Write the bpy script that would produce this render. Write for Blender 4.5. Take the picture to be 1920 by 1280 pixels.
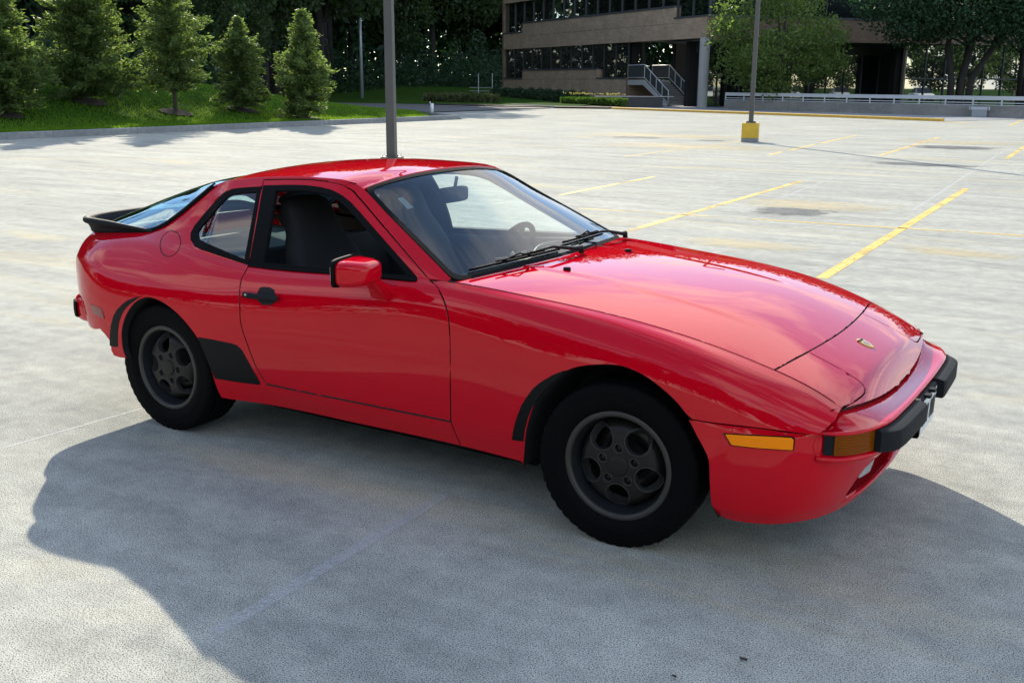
import bpy, bmesh, math, random
import numpy as np
from mathutils import Vector, Matrix
from mathutils.geometry import delaunay_2d_cdt
for _o in list(bpy.data.objects): bpy.data.objects.remove(_o)
SC=bpy.context.scene; COL=SC.collection
RND=random.Random(7); NR=np.random.default_rng(11)
# ---------- numeric geometry of the car body (numpy only) ----------
CAM_F=1936.0; CAM_C=np.array([1.535,-3.996,1.641]); CAM_YAW=math.radians(121.967); CAM_PITCH=math.radians(-14.027); CAM_ROLL=math.radians(0.32)
def cam_axes():
    cp,sp=math.cos(CAM_PITCH),math.sin(CAM_PITCH)
    f=np.array([cp*math.cos(CAM_YAW),cp*math.sin(CAM_YAW),sp])
    r=np.cross(f,[0,0,1.]); r/=np.linalg.norm(r); u=np.cross(r,f)
    c,s=math.cos(CAM_ROLL),math.sin(CAM_ROLL)
    return f,c*r+s*u,-s*r+c*u
FW,RT,UP=cam_axes()
def ray(q): return FW+RT*(q[0]-960)/CAM_F-UP*(q[1]-640)/CAM_F
def onZ(q,z): d=ray(q); return CAM_C+d*((z-CAM_C[2])/d[2])
def onY(q,y): d=ray(q); return CAM_C+d*((y-CAM_C[1])/d[1])
def atD(q,D): return CAM_C+ray(q)*D          # depth along the view axis
def proj(P):
    d=np.atleast_2d(np.asarray(P,float))-CAM_C; z=d@FW
    return np.stack([960+CAM_F*(d@RT)/z,640-CAM_F*(d@UP)/z],1)

class Spl:
    """natural cubic (C2) or pchip (C1, monotone) interpolation, vector valued"""
    def __init__(s,x,y,kind='c2'):
        s.x=np.asarray(x,float); s.y=np.asarray(y,float)
        if s.y.ndim==1: s.y=s.y[:,None]
        n=len(s.x); h=np.diff(s.x); dl=np.diff(s.y,axis=0)/h[:,None]
        if kind=='c2' and n>2:
            A=np.zeros((n,n)); b=np.zeros(s.y.shape)
            A[0,0]=2;A[0,1]=1;b[0]=3*dl[0];A[-1,-1]=2;A[-1,-2]=1;b[-1]=3*dl[-1]
            for i in range(1,n-1):
                A[i,i-1]=h[i];A[i,i]=2*(h[i-1]+h[i]);A[i,i+1]=h[i-1]; b[i]=3*(h[i]*dl[i-1]+h[i-1]*dl[i])
            s.m=np.linalg.solve(A,b)
        else:
            m=np.zeros(s.y.shape)
            if n==2: m[:]=dl[0]
            else:
                for i in range(1,n-1):
                    a,c=dl[i-1],dl[i]; w1=2*h[i]+h[i-1]; w2=h[i]+2*h[i-1]
                    ok=a*c>0
                    with np.errstate(divide='ignore',invalid='ignore'):
                        v=(w1+w2)/(w1/a+w2/c)
                    m[i]=np.where(ok,v,0)
                m[0]=dl[0];m[-1]=dl[-1]
            s.m=m
    def __call__(s,t):
        t=np.asarray(t,float); sh=t.shape; t=t.ravel()
        i=np.clip(np.searchsorted(s.x,t)-1,0,len(s.x)-2); h=s.x[i+1]-s.x[i]; u=((t-s.x[i])/h)[:,None]; h=h[:,None]
        y0,y1,m0,m1=s.y[i],s.y[i+1],s.m[i],s.m[i+1]
        o=(2*u**3-3*u**2+1)*y0+(u**3-2*u**2+u)*h*m0+(-2*u**3+3*u**2)*y1+(u**3-u**2)*h*m1
        lo=(t<s.x[0])[:,None]; hi=(t>s.x[-1])[:,None]
        o=np.where(lo,s.y[0]+s.m[0]*(t-s.x[0])[:,None],o); o=np.where(hi,s.y[-1]+s.m[-1]*(t-s.x[-1])[:,None],o)
        return o.reshape(sh+(s.y.shape[1],))

# lower body rails 0..6 : (half width, height) at stations of x (x forward, front axle 0, rear axle -2.4)
LOW=[
(-3.16,[(.690,.45),(.715,.50),(.727,.60),(.726,.735),(.708,.787),(.668,.840),(.605,.883)]),
(-3.00,[(.785,.405),(.805,.47),(.815,.59),(.805,.735),(.776,.795),(.708,.857),(.620,.896)]),
(-2.75,[(.855,.310),(.862,.43),(.864,.58),(.845,.71),(.795,.800),(.720,.875),(.655,.908)]),
(-2.40,[(.848,.25),(.864,.40),(.868,.57),(.852,.70),(.805,.792),(.750,.855),(.712,.885)]),
(-2.10,[(.820,.215),(.845,.35),(.856,.53),(.843,.68),(.808,.775),(.765,.830),(.730,.857)]),
(-1.85,[(.785,.215),(.822,.33),(.838,.50),(.832,.65),(.806,.757),(.772,.812),(.735,.842)]),
(-1.30,[(.770,.220),(.808,.33),(.823,.50),(.821,.65),(.803,.770),(.773,.832),(.738,.863)]),
(-0.75,[(.775,.226),(.812,.34),(.828,.50),(.827,.66),(.810,.785),(.780,.852),(.738,.884)]),
(-0.40,[(.805,.230),(.838,.36),(.850,.52),(.846,.67),(.822,.782),(.780,.843),(.725,.861)]),
( 0.00,[(.840,.225),(.862,.38),(.867,.55),(.859,.675),(.832,.762),(.778,.808),(.708,.821)]),
( 0.30,[(.838,.205),(.860,.36),(.864,.53),(.855,.645),(.826,.718),(.766,.752),(.684,.762)]),
( 0.50,[(.815,.200),(.837,.34),(.840,.50),(.828,.600),(.796,.664),(.736,.692),(.660,.704)]),
( 0.65,[(.775,.200),(.798,.33),(.800,.48),(.786,.560),(.755,.610),(.708,.634),(.648,.648)]),
( 0.74,[(.735,.200),(.755,.33),(.757,.47),(.745,.535),(.722,.570),(.685,.590),(.640,.600)]),
]
LX=np.array([a for a,_ in LOW]); LP=np.array([b for _,b in LOW],float)       # (n,7,2)
LS=[Spl(LX,LP[:,k]) for k in range(7)]
# rail 8: windscreen edge -> roof edge -> hatch edge ; rail 7 bulges between 6 and 8
R8=[(-3.16,.605,.886),(-3.00,.622,.899),(-2.80,.632,.911),(-2.68,.630,.925),(-2.60,.618,.953),(-2.50,.597,1.013),(-2.36,.566,1.112),(-2.29,.552,1.160),(-2.22,.546,1.184),(-2.10,.545,1.202),
    (-1.90,.548,1.222),(-1.65,.555,1.234),(-1.50,.557,1.233),(-1.42,.554,1.221),(-1.36,.563,1.198),(-1.20,.608,1.112),(-1.00,.667,1.008),(-.765,.735,.884)]
R8=np.array(R8); S8=Spl(R8[:,0],R8[:,1:],'pchip')
def rails(x):
    """(N,) -> (N,9,2)"""
    x=np.atleast_1d(np.asarray(x,float)); P=np.zeros((len(x),9,2))
    for k in range(7): P[:,k]=LS[k](x)
    P[:,8]=np.where((x<-.765)[:,None],S8(np.minimum(x,-.765)),P[:,6])
    m=.5*(P[:,6]+P[:,8]); h=P[:,8,1]-P[:,6,1]; m[:,0]+=.045*np.clip(h,0,.4)
    T=P[:,6]-P[:,5]; T=T/(np.linalg.norm(T,axis=1)[:,None]+1e-9)*np.linalg.norm(P[:,8]-P[:,6],axis=1)[:,None]; q=np.clip((-2.18-x)/.14,0,1)[:,None]; q=q*q*(3-2*q); m=m*(1-q)+q*(3*P[:,6]+P[:,8]+T)/4
    P[:,7]=m
    return P
def shell(x,v):
    """x,v arrays -> (N,3) right side (y<0)"""
    x=np.atleast_1d(np.asarray(x,float)); v=np.atleast_1d(np.asarray(v,float)); P=rails(x); n=np.arange(len(x))
    # catmull-rom across 0..6
    def cr(i,k): return P[n,np.clip(i,0,6)]
    vl=np.clip(v,0,6); i=np.minimum(np.floor(vl).astype(int),5); t=(vl-i)[:,None]
    p0=np.where((i==0)[:,None],2*P[n,0]-P[n,1],cr(i-1,0)); p1=cr(i,0); p2=cr(i+1,0); p3=np.where((i==5)[:,None],2*P[n,6]-P[n,5],cr(i+2,0))
    low=.5*((2*p1)+(-p0+p2)*t+(2*p0-5*p1+4*p2-p3)*t**2+(-p0+3*p1-3*p2+p3)*t**3)
    s=np.clip((v-6)/2,0,1)[:,None]
    hi=(1-s)*(1-2*s)*P[:,6]+4*s*(1-s)*P[:,7]+s*(2*s-1)*P[:,8]
    q=np.where((v>6)[:,None],hi,low)
    q=np.where((v<0)[:,None],P[:,0]+(P[:,1]-P[:,0])*v[:,None],q)
    return np.stack([x,-q[:,0],q[:,1]],1)
VT=np.linspace(0,8,161)
def v_of_z(x,z):
    x=np.atleast_1d(np.asarray(x,float)); z=np.atleast_1d(np.asarray(z,float)); o=np.zeros(len(x))
    for j in range(len(x)):
        zz=shell(np.full(161,x[j]),VT)[:,2]; zz=np.maximum.accumulate(zz+1e-7*np.arange(161)); o[j]=np.interp(z[j],zz,VT)
        if z[j]<zz[0]: o[j]=(z[j]-zz[0])/max(zz[20]-zz[0],1e-3)
    return o
def pix(q,off=0):
    """photo pixel -> (x,v) on the right flank (nearest crossing of the viewing ray)"""
    ts=None; d=ray(q); lo=(-1.0-CAM_C[1])/d[1]; hi=(-.50-CAM_C[1])/d[1]
    t=np.linspace(lo,hi,140); P=CAM_C+t[:,None]*d
    xs=np.clip(P[:,0],-3.2,.75); v=v_of_z(xs,P[:,2]); w=-shell(xs,v)[:,1]
    g=-P[:,1]-w; k=np.where((g[:-1]>0)&(g[1:]<=0))[0]
    if len(k)==0: k=[int(np.argmin(np.abs(g)))]; a=0.
    else: a=g[k[0]]/(g[k[0]]-g[k[0]+1])
    k=k[0]; p=P[k]+(P[min(k+1,139)]-P[k])*a
    return p[0],float(v_of_z(p[0],p[2])[0]),p
# top surface of hood + nose : z over (x,y)
ZC=Spl([-.80,-.68,-.40,0,.30,.55,.65,.715,.738,.772,.805],[.905,.900,.886,.846,.790,.713,.675,.648,.635,.598,.552])
def topz(x,y):
    x=np.asarray(x,float); y=np.asarray(y,float); xe=np.clip(x,-.80,.84)
    e=LS[6](np.clip(x,-.78,.83)); zc=ZC(xe)[...,0]; s=np.abs(y)/e[...,0]
    z=zc-(zc-e[...,1])*np.power(s,2.4)
    a=np.clip((.385-np.abs(y)-.05*np.clip(-x,-1,1))/.035,0,1); z=z+.0020*a*a*(3-2*a)*np.clip((.46-x)/.3,0,1)
    return z
def top(x,y): return np.stack([np.asarray(x,float)+0*np.asarray(y,float),np.asarray(y,float)+0*np.asarray(x,float),topz(x,y)],-1)
# upper glass/roof patches : t across (-1..1)
def roofpt(x,s):
    e=S8(x); c=np.interp(x,[-2.3,-2.1,-1.7,-1.36],[.045,.048,.045,.035])
    z=e[...,1]+c*(1-np.abs(s)**2.2)
    return np.stack([x,s*e[...,0],z],-1)
# ---------- camera, sky, sun, exposure ----------
_c=bpy.data.cameras.new('camera'); CAMO=bpy.data.objects.new('camera',_c); COL.objects.link(CAMO); SC.camera=CAMO
_c.sensor_width=36; _c.sensor_fit='HORIZONTAL'; _c.lens=CAM_F/1920*36; _c.clip_end=2000; _c.clip_start=.05
_m=Matrix(((RT[0],UP[0],-FW[0],CAM_C[0]),(RT[1],UP[1],-FW[1],CAM_C[1]),(RT[2],UP[2],-FW[2],CAM_C[2]),(0,0,0,1))); CAMO.matrix_world=_m
SUN_DIR=Vector((-1.40,1.38,1.0)).normalized()           # towards the sun
SUN_EL=math.asin(SUN_DIR.z); SUN_AZ=math.atan2(SUN_DIR.x,SUN_DIR.y)   # azimuth from +Y towards +X
W=bpy.data.worlds.new('World'); SC.world=W; W.use_nodes=True
_n=W.node_tree; _n.nodes.clear(); _l=_n.links
_out=_n.nodes.new('ShaderNodeOutputWorld'); _bg=_n.nodes.new('ShaderNodeBackground'); _bg.inputs[1].default_value=.15
_sky=_n.nodes.new('ShaderNodeTexSky'); _sky.sky_type='NISHITA'; _sky.sun_disc=False; _sky.sun_elevation=SUN_EL; _sky.sun_rotation=SUN_AZ
_sky.air_density=1.0; _sky.dust_density=.05; _sky.ozone_density=1.5; _sky.altitude=200
# broken bright cloud over the whole sky
_tc=_n.nodes.new('ShaderNodeTexCoord'); _sep=_n.nodes.new('ShaderNodeSeparateXYZ'); _l.new(_tc.outputs['Generated'],_sep.inputs[0])
_mx=_n.nodes.new('ShaderNodeMath'); _mx.operation='MAXIMUM'; _mx.inputs[1].default_value=.06; _l.new(_sep.outputs[2],_mx.inputs[0])
_dv=_n.nodes.new('ShaderNodeVectorMath'); _dv.operation='DIVIDE'; _cb=_n.nodes.new('ShaderNodeCombineXYZ')
for _i in range(3): _l.new(_mx.outputs[0],_cb.inputs[_i])
_l.new(_tc.outputs['Generated'],_dv.inputs[0]); _l.new(_cb.outputs[0],_dv.inputs[1])
_ns=_n.nodes.new('ShaderNodeTexNoise'); _ns.inputs['Scale'].default_value=.9; _ns.inputs['Detail'].default_value=9; _ns.inputs['Roughness'].default_value=.58; _ns.inputs['Distortion'].default_value=.5
_l.new(_dv.outputs[0],_ns.inputs['Vector'])
_cr=_n.nodes.new('ShaderNodeValToRGB'); _cr.color_ramp.elements[0].position=.485; _cr.color_ramp.elements[1].position=.60; _l.new(_ns.outputs['Fac'],_cr.inputs[0])
_mix=_n.nodes.new('ShaderNodeMix'); _mix.data_type='RGBA'; _l.new(_cr.outputs[0],_mix.inputs['Factor']); _l.new(_sky.outputs[0],_mix.inputs['A']); _mix.inputs['B'].default_value=(6.6,6.6,6.7,1)
_l.new(_mix.outputs['Result'],_bg.inputs[0]); _l.new(_bg.outputs[0],_out.inputs[0])
_s=bpy.data.lights.new('sun','SUN'); SUN=bpy.data.objects.new('sun',_s); COL.objects.link(SUN); _s.energy=4.3; _s.angle=math.radians(.53); _s.color=(1,.91,.76)
SUN.rotation_euler=SUN_DIR.to_track_quat('Z','Y').to_euler(); SUN.location=(0,0,30)
SC.view_settings.view_transform='Standard'; SC.view_settings.look='None'; SC.view_settings.exposure=1.0; SC.view_settings.gamma=1; SC.view_settings.use_curve_mapping=False
# ---------- helpers ----------
MATS={}
def nodes_of(name):
    m=bpy.data.materials.new(name); m.use_nodes=True; MATS[name]=m; return m,m.node_tree,m.node_tree.nodes['Principled BSDF']
def mat(name,col,rough=.5,metal=0.,coat=0.,spec=.5,noise=0.,nscale=20.,bump=0.,bscale=200.,coat_rough=.03,ior=None):
    m,t,b=nodes_of(name); b.inputs['Base Color'].default_value=(*col,1); b.inputs['Roughness'].default_value=rough; b.inputs['Metallic'].default_value=metal
    b.inputs['Coat Weight'].default_value=coat; b.inputs['Coat Roughness'].default_value=coat_rough; b.inputs['Specular IOR Level'].default_value=spec
    if ior: b.inputs['IOR'].default_value=ior
    if noise or bump:
        tc=t.nodes.new('ShaderNodeTexCoord')
    if noise:
        n=t.nodes.new('ShaderNodeTexNoise'); n.inputs['Scale'].default_value=nscale; n.inputs['Detail'].default_value=6; t.links.new(tc.outputs['Object'],n.inputs['Vector'])
        mx=t.nodes.new('ShaderNodeMix'); mx.data_type='RGBA'; mx.inputs['A'].default_value=(*[c*(1-noise) for c in col],1); mx.inputs['B'].default_value=(*[min(1,c*(1+noise)) for c in col],1)
        t.links.new(n.outputs['Fac'],mx.inputs['Factor']); t.links.new(mx.outputs['Result'],b.inputs['Base Color'])
    if bump:
        n2=t.nodes.new('ShaderNodeTexNoise'); n2.inputs['Scale'].default_value=bscale; n2.inputs['Detail'].default_value=4; t.links.new(tc.outputs['Object'],n2.inputs['Vector'])
        bp=t.nodes.new('ShaderNodeBump'); bp.inputs['Strength'].default_value=bump; bp.inputs['Distance'].default_value=.01; t.links.new(n2.outputs['Fac'],bp.inputs['Height']); t.links.new(bp.outputs['Normal'],b.inputs['Normal'])
    return m
def glass(name,tint,ior=1.5,rough=0.,extra=0.):
    m=bpy.data.materials.new(name); m.use_nodes=True; t=m.node_tree; t.nodes.clear(); MATS[name]=m
    o=t.nodes.new('ShaderNodeOutputMaterial'); mx=t.nodes.new('ShaderNodeMixShader'); tr=t.nodes.new('ShaderNodeBsdfTransparent'); gl=t.nodes.new('ShaderNodeBsdfGlossy'); fr=t.nodes.new('ShaderNodeFresnel')
    tr.inputs[0].default_value=(*tint,1); gl.inputs['Roughness'].default_value=rough; gl.inputs['Color'].default_value=(1,1,1,1); fr.inputs[0].default_value=ior
    ma=t.nodes.new('ShaderNodeMath'); ma.operation='MULTIPLY_ADD'; ma.inputs[1].default_value=1.0; ma.inputs[2].default_value=extra; ma.use_clamp=True
    t.links.new(fr.outputs[0],ma.inputs[0]); t.links.new(ma.outputs[0],mx.inputs[0]); t.links.new(tr.outputs[0],mx.inputs[1]); t.links.new(gl.outputs[0],mx.inputs[2]); t.links.new(mx.outputs[0],o.inputs[0])
    return m
def link(name,me,m,parent=None,smooth=False):
    o=bpy.data.objects.new(name,me); COL.objects.link(o)
    if m is not None: me.materials.append(m)
    if parent is not None: o.parent=parent
    if smooth: me.shade_smooth()
    return o
def mk(name,V,F,m,parent=None,smooth=False,N=None):
    me=bpy.data.meshes.new(name); me.from_pydata([tuple(map(float,p)) for p in V],[],[tuple(map(int,f)) for f in F]); me.update()
    o=link(name,me,m,parent,smooth)
    if N is not None:
        me.shade_smooth(); me.normals_split_custom_set_from_vertices([tuple(map(float,n)) for n in N])
    return o
def empty(name,loc=(0,0,0),rz=0):
    o=bpy.data.objects.new(name,None); COL.objects.link(o); o.location=loc; o.rotation_euler=(0,0,rz); o.empty_display_size=.2; return o
def tag(o,label=None,cat=None,group=None,kind=None):
    if label: o['label']=label
    if cat: o['category']=cat
    if group: o['group']=group
    if kind: o['kind']=kind
    return o
def copy_tree(o,parent=None):
    c=o.copy(); COL.objects.link(c)
    if parent is not None: c.parent=parent
    for ch in list(o.children): copy_tree(ch,c)
    return c
def boxVF(c,h,rot=None):
    V=np.array([(sx*h[0],sy*h[1],sz*h[2]) for sx in(-1,1) for sy in(-1,1) for sz in(-1,1)],float)
    if rot is not None: V=V@np.array(rot).T
    V=V+np.array(c); F=[(0,1,3,2),(4,6,7,5),(0,4,5,1),(2,3,7,6),(0,2,6,4),(1,5,7,3)]; return V,F
class MB:
    def __init__(s): s.V=[]; s.F=[]; s.n=0
    def add(s,V,F):
        V=np.asarray(V,float); s.V.append(V); s.F+= [tuple(i+s.n for i in f) for f in F]; s.n+=len(V); return s
    def box(s,c,h,rot=None): return s.add(*boxVF(c,h,rot))
    def tube(s,pts,r,n=8,cap=True):
        pts=np.asarray(pts,float); r=np.broadcast_to(np.asarray(r,float),(len(pts),)); T=np.gradient(pts,axis=0); T/=np.linalg.norm(T,axis=1)[:,None]+1e-12
        a=np.cross(T[0],[0,0,1.]); a=a if np.linalg.norm(a)>.1 else np.cross(T[0],[0,1.,0]); a/=np.linalg.norm(a); V=[]
        for i,(p,t) in enumerate(zip(pts,T)):
            a=a-t*(a@t); a/=np.linalg.norm(a); b=np.cross(t,a)
            for k in range(n):
                q=2*math.pi*k/n; V.append(p+r[i]*(a*math.cos(q)+b*math.sin(q)))
        F=[(i*n+k,i*n+(k+1)%n,(i+1)*n+(k+1)%n,(i+1)*n+k) for i in range(len(pts)-1) for k in range(n)]
        if cap: F+= [tuple(range(n-1,-1,-1)),tuple((len(pts)-1)*n+k for k in range(n))]
        return s.add(V,F)
    def grid(s,P,flip=False,closed=False):
        P=np.asarray(P,float); a,b=P.shape[:2]; F=[]
        for i in range(a-1):
            for j in range(b if closed else b-1):
                q=(i*b+j,i*b+(j+1)%b,(i+1)*b+(j+1)%b,(i+1)*b+j); F.append(q[::-1] if flip else q)
        return s.add(P.reshape(-1,3),F)
    def out(s,name,m,parent=None,smooth=False,loc=None):
        o=mk(name,np.concatenate(s.V),s.F,m,parent,smooth)
        if loc is not None: o.location=loc
        return o
def bevel(o,w,seg=2,ang=40):
    m=o.modifiers.new('bevel','BEVEL'); m.width=w; m.segments=seg; m.limit_method='ANGLE'; m.angle_limit=math.radians(ang)
    o.data.shade_smooth(); e=o.modifiers.new('wn','WEIGHTED_NORMAL'); e.keep_sharp=True; return o
def autosmooth(o,deg=35):
    me=o.data; me.shade_smooth(); bm=bmesh.new(); bm.from_mesh(me)
    for e in bm.edges:
        if len(e.link_faces)==2 and e.calc_face_angle(0)>math.radians(deg): e.smooth=False
    bm.to_mesh(me); bm.free(); return o
def inpoly(P,poly):
    P=np.asarray(P,float); poly=np.asarray(poly,float); x,y=P[:,0],P[:,1]; c=np.zeros(len(P),bool); j=len(poly)-1
    for i in range(len(poly)):
        xi,yi=poly[i]; xj,yj=poly[j]
        if yi!=yj:
            k=((yi>y)!=(yj>y))&(x<(xj-xi)*(y-yi)/(yj-yi)+xi); c^=k
        j=i
    return c
def dens(poly,step,sc):
    o=[]; n=len(poly)
    for i in range(n):
        a=np.array(poly[i],float); b=np.array(poly[(i+1)%n],float); L=np.linalg.norm((b-a)*sc); k=max(1,int(math.ceil(L/step)))
        for t in range(k): o.append(a+(b-a)*t/k)
    return np.array(o)
def curve(pts,n=4):
    """smooth open polyline through pts (chord-length spline)"""
    p=np.array(pts,float); d=np.r_[0,np.cumsum(np.linalg.norm(np.diff(p,axis=0)/np.ptp(p,axis=0).clip(1e-3),axis=1))]
    keep=np.r_[True,np.diff(d)>1e-6]; p=p[keep]; d=d[keep]
    t=np.interp(np.linspace(0,len(d)-1,(len(d)-1)*n+1),np.arange(len(d)),d); return Spl(d,p,'pchip')(t)
def panel(name,poly,fn,m,parent,holes=(),step=.03,sc=(1.,.1),gap=.0022,depth=.012,off=0.,mirror=False,ref=None,smooth=True,dark_fold=None):
    """trimmed patch of the surface fn(a,b)->xyz with a folded edge; returns [object(s)]"""
    sc=np.array(sc,float); B=dens(poly,step*.6,sc); H=[dens(h,step*.6,sc) for h in holes]
    lo,hi=B.min(0),B.max(0); ga=np.arange(lo[0]+step/sc[0]*.5,hi[0],step/sc[0]); gb=np.arange(lo[1]+step/sc[1]*.5,hi[1],step/sc[1])
    G=np.array([(a+(.25*step/sc[0] if j%2 else 0),b) for j,b in enumerate(gb) for a in ga]).reshape(-1,2)
    bd=np.concatenate([B]+H)
    if len(G):
        k=inpoly(G,B)
        for h in H: k&=~inpoly(G,h)
        G=G[k]
        if len(G):
            dmin=np.min(np.linalg.norm((G[:,None]-bd[None])*sc,axis=2),axis=1); G=G[dmin>step*.45]
    pts=np.concatenate([bd,G]) if len(G) else bd
    ed=[]; s0=0
    for L in [B]+H:
        n=len(L); ed+=[(s0+i,s0+(i+1)%n) for i in range(n)]; s0+=n
    vv,_,ff,*_r=delaunay_2d_cdt([Vector((float(p[0]*sc[0]),float(p[1]*sc[1]))) for p in pts],ed,[],0,1e-7)
    uv=np.array([(v.x,v.y) for v in vv])/sc; T=np.array([f for f in ff if len(f)==3],int)
    c=uv[T].mean(1); k=inpoly(c,B)
    for h in H: k&=~inpoly(c,h)
    T=T[k]; used=np.unique(T); rm=-np.ones(len(uv),int); rm[used]=np.arange(len(used)); uv=uv[used]; T=rm[T]
    P=fn(uv[:,0],uv[:,1]); e=2e-3
    da=fn(uv[:,0]+e/sc[0],uv[:,1])-fn(uv[:,0]-e/sc[0],uv[:,1]); db=fn(uv[:,0],uv[:,1]+e/sc[1])-fn(uv[:,0],uv[:,1]-e/sc[1])
    N=np.cross(da,db); N/=np.linalg.norm(N,axis=1)[:,None]+1e-12
    R=np.stack([P[:,0],0*P[:,1],0*P[:,2]+.45],1) if ref is None else np.asarray(ref,float)[None]
    sg=np.sign(((P-R)*N).sum(1)); sgn=1. if sg.sum()>=0 else -1.; N*=sgn
    P=P+N*off
    tn=np.cross(P[T[:,1]]-P[T[:,0]],P[T[:,2]]-P[T[:,0]]); fl=(tn*N[T[:,0]]).sum(1)<0; T[fl]=T[fl][:,::-1]
    cnt={}
    for f in T:
        for a,b,c3 in((f[0],f[1],f[2]),(f[1],f[2],f[0]),(f[2],f[0],f[1])):
            k2=(min(a,b),max(a,b)); cnt.setdefault(k2,[]).append((a,b,c3))
    be=[v[0] for v in cnt.values() if len(v)==1]
    inw=np.zeros_like(P)
    for a,b,c3 in be:
        t=P[b]-P[a]; t/=np.linalg.norm(t)+1e-12; q=np.cross(N[a],t); inw[a]+=q; inw[b]+=q
    ln=np.linalg.norm(inw,axis=1); ok=ln>1e-9; inw[ok]/=ln[ok][:,None]
    P=P+inw*gap
    V=list(P); NN=list(N); F=[tuple(f) for f in T]
    if depth>0:
        mp={}
        for a,b,c3 in be:
            for q in(a,b):
                if q not in mp:
                    mp[q]=(len(V),len(V)+1,len(V)+2); r=.0016
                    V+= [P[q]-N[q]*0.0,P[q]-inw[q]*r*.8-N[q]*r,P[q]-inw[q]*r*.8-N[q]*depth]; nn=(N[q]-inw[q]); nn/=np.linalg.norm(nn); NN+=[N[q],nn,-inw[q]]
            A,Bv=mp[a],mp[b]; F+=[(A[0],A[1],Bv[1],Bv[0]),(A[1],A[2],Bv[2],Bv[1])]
    V=np.array(V); NN=np.array(NN); res=[mk(name,V,F,m,parent,N=NN)]
    fi=[]
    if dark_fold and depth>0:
        fi=[1 if (k>=len(T) and (k-len(T))%2==1) else 0 for k in range(len(F))]; res[0].data.materials.append(dark_fold); res[0].data.polygons.foreach_set('material_index',fi)  # lower fold coloured dark for the dirt and shade inside gaps
    if mirror:
        S=np.array([1,-1,1.]); res.append(mk(name,V*S,[f[::-1] for f in F],m,parent,N=NN*S))
        if fi: res[1].data.materials.append(dark_fold); res[1].data.polygons.foreach_set('material_index',fi)
    return res
def ribbon(name,pts,nor,hw,hh,m,parent,mirror=False,closed=False):
    """raised strip of rounded section along 3d points with surface normals"""
    pts=np.asarray(pts,float); nor=np.asarray(nor,float)
    if closed: T=np.roll(pts,-1,0)-np.roll(pts,1,0)
    else: T=np.gradient(pts,axis=0)
    T/=np.linalg.norm(T,axis=1)[:,None]+1e-12; S=np.cross(T,nor); S/=np.linalg.norm(S,axis=1)[:,None]+1e-12
    sec=[(-1,-.6),(-1,.45),(-.7,.85),(-.25,1),(.25,1),(.7,.85),(1,.45),(1,-.6)]
    hw=np.broadcast_to(hw,(len(pts),))
    G=np.stack([pts+S*(hw*a)[:,None]+nor*(hh*b) for a,b in sec],1)
    if closed: G=np.concatenate([G,G[:1]])
    mb=MB().grid(G); o=mb.out(name,m,parent,True); r=[o]
    if not closed:
        me=o.data
    if mirror:
        G2=G*np.array([1,-1,1.]); r.append(MB().grid(G2,flip=True).out(name,m,parent,True))
    return r
def lathe(prof,n=48):
    """profile (axial a, radius r) -> grid ring about Y axis; returns MB"""
    th=np.linspace(0,2*math.pi,n,endpoint=False); P=np.array([[(r*math.cos(t),a,r*math.sin(t)) for t in th] for a,r in prof]); return P
# outlines on the flank as (x, section parameter) and on the nose as (x, y)
DOOR_REAR=[(-1.9574, 7.94), (-1.8951, 5.896), (-1.8871, 5.024), (-1.8899, 4.471), (-1.8852, 4.16), (-1.8834, 3.908), (-1.8784, 3.667), (-1.8746, 3.451), (-1.8697, 3.205), (-1.8668, 2.974), (-1.8645, 2.717), (-1.857, 2.549), (-1.8502, 2.385), (-1.8399, 2.239), (-1.8301, 2.093), (-1.8222, 1.96), (-1.8147, 1.831), (-1.8047, 1.689), (-1.7952, 1.547), (-1.7826, 1.413), (-1.7706, 1.274), (-1.7557, 1.155), (-1.7415, 1.025)]
DOOR_FRONT=[(-0.7374, 0.97), (-0.7272, 1.841), (-0.7251, 2.64), (-0.7315, 3.358), (-0.7408, 3.711), (-0.7589, 4.129), (-0.7952, 4.773), (-0.8581, 5.658)]
DOOR_TOP=[(-0.8768, 5.852), (-0.9102, 6.361), (-0.9419, 6.709), (-0.9743, 6.95), (-1.0073, 7.125), (-1.0407, 7.259), (-1.0732, 7.361), (-1.1062, 7.444), (-1.1394, 7.512), (-1.1729, 7.569), (-1.2067, 7.617), (-1.2398, 7.654), (-1.2732, 7.683), (-1.3068, 7.711), (-1.3404, 7.745), (-1.3783, 7.785), (-1.4163, 7.838), (-1.4387, 7.859), (-1.4609, 7.883), (-1.5027, 7.907), (-1.5387, 7.921), (-1.5753, 7.936), (-1.62, 7.94), (-1.6653, 7.946), (-1.7103, 7.941), (-1.7565, 7.94), (-1.8038, 7.942), (-1.8522, 7.94), (-1.9009, 7.938), (-1.9503, 7.939)]
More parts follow.
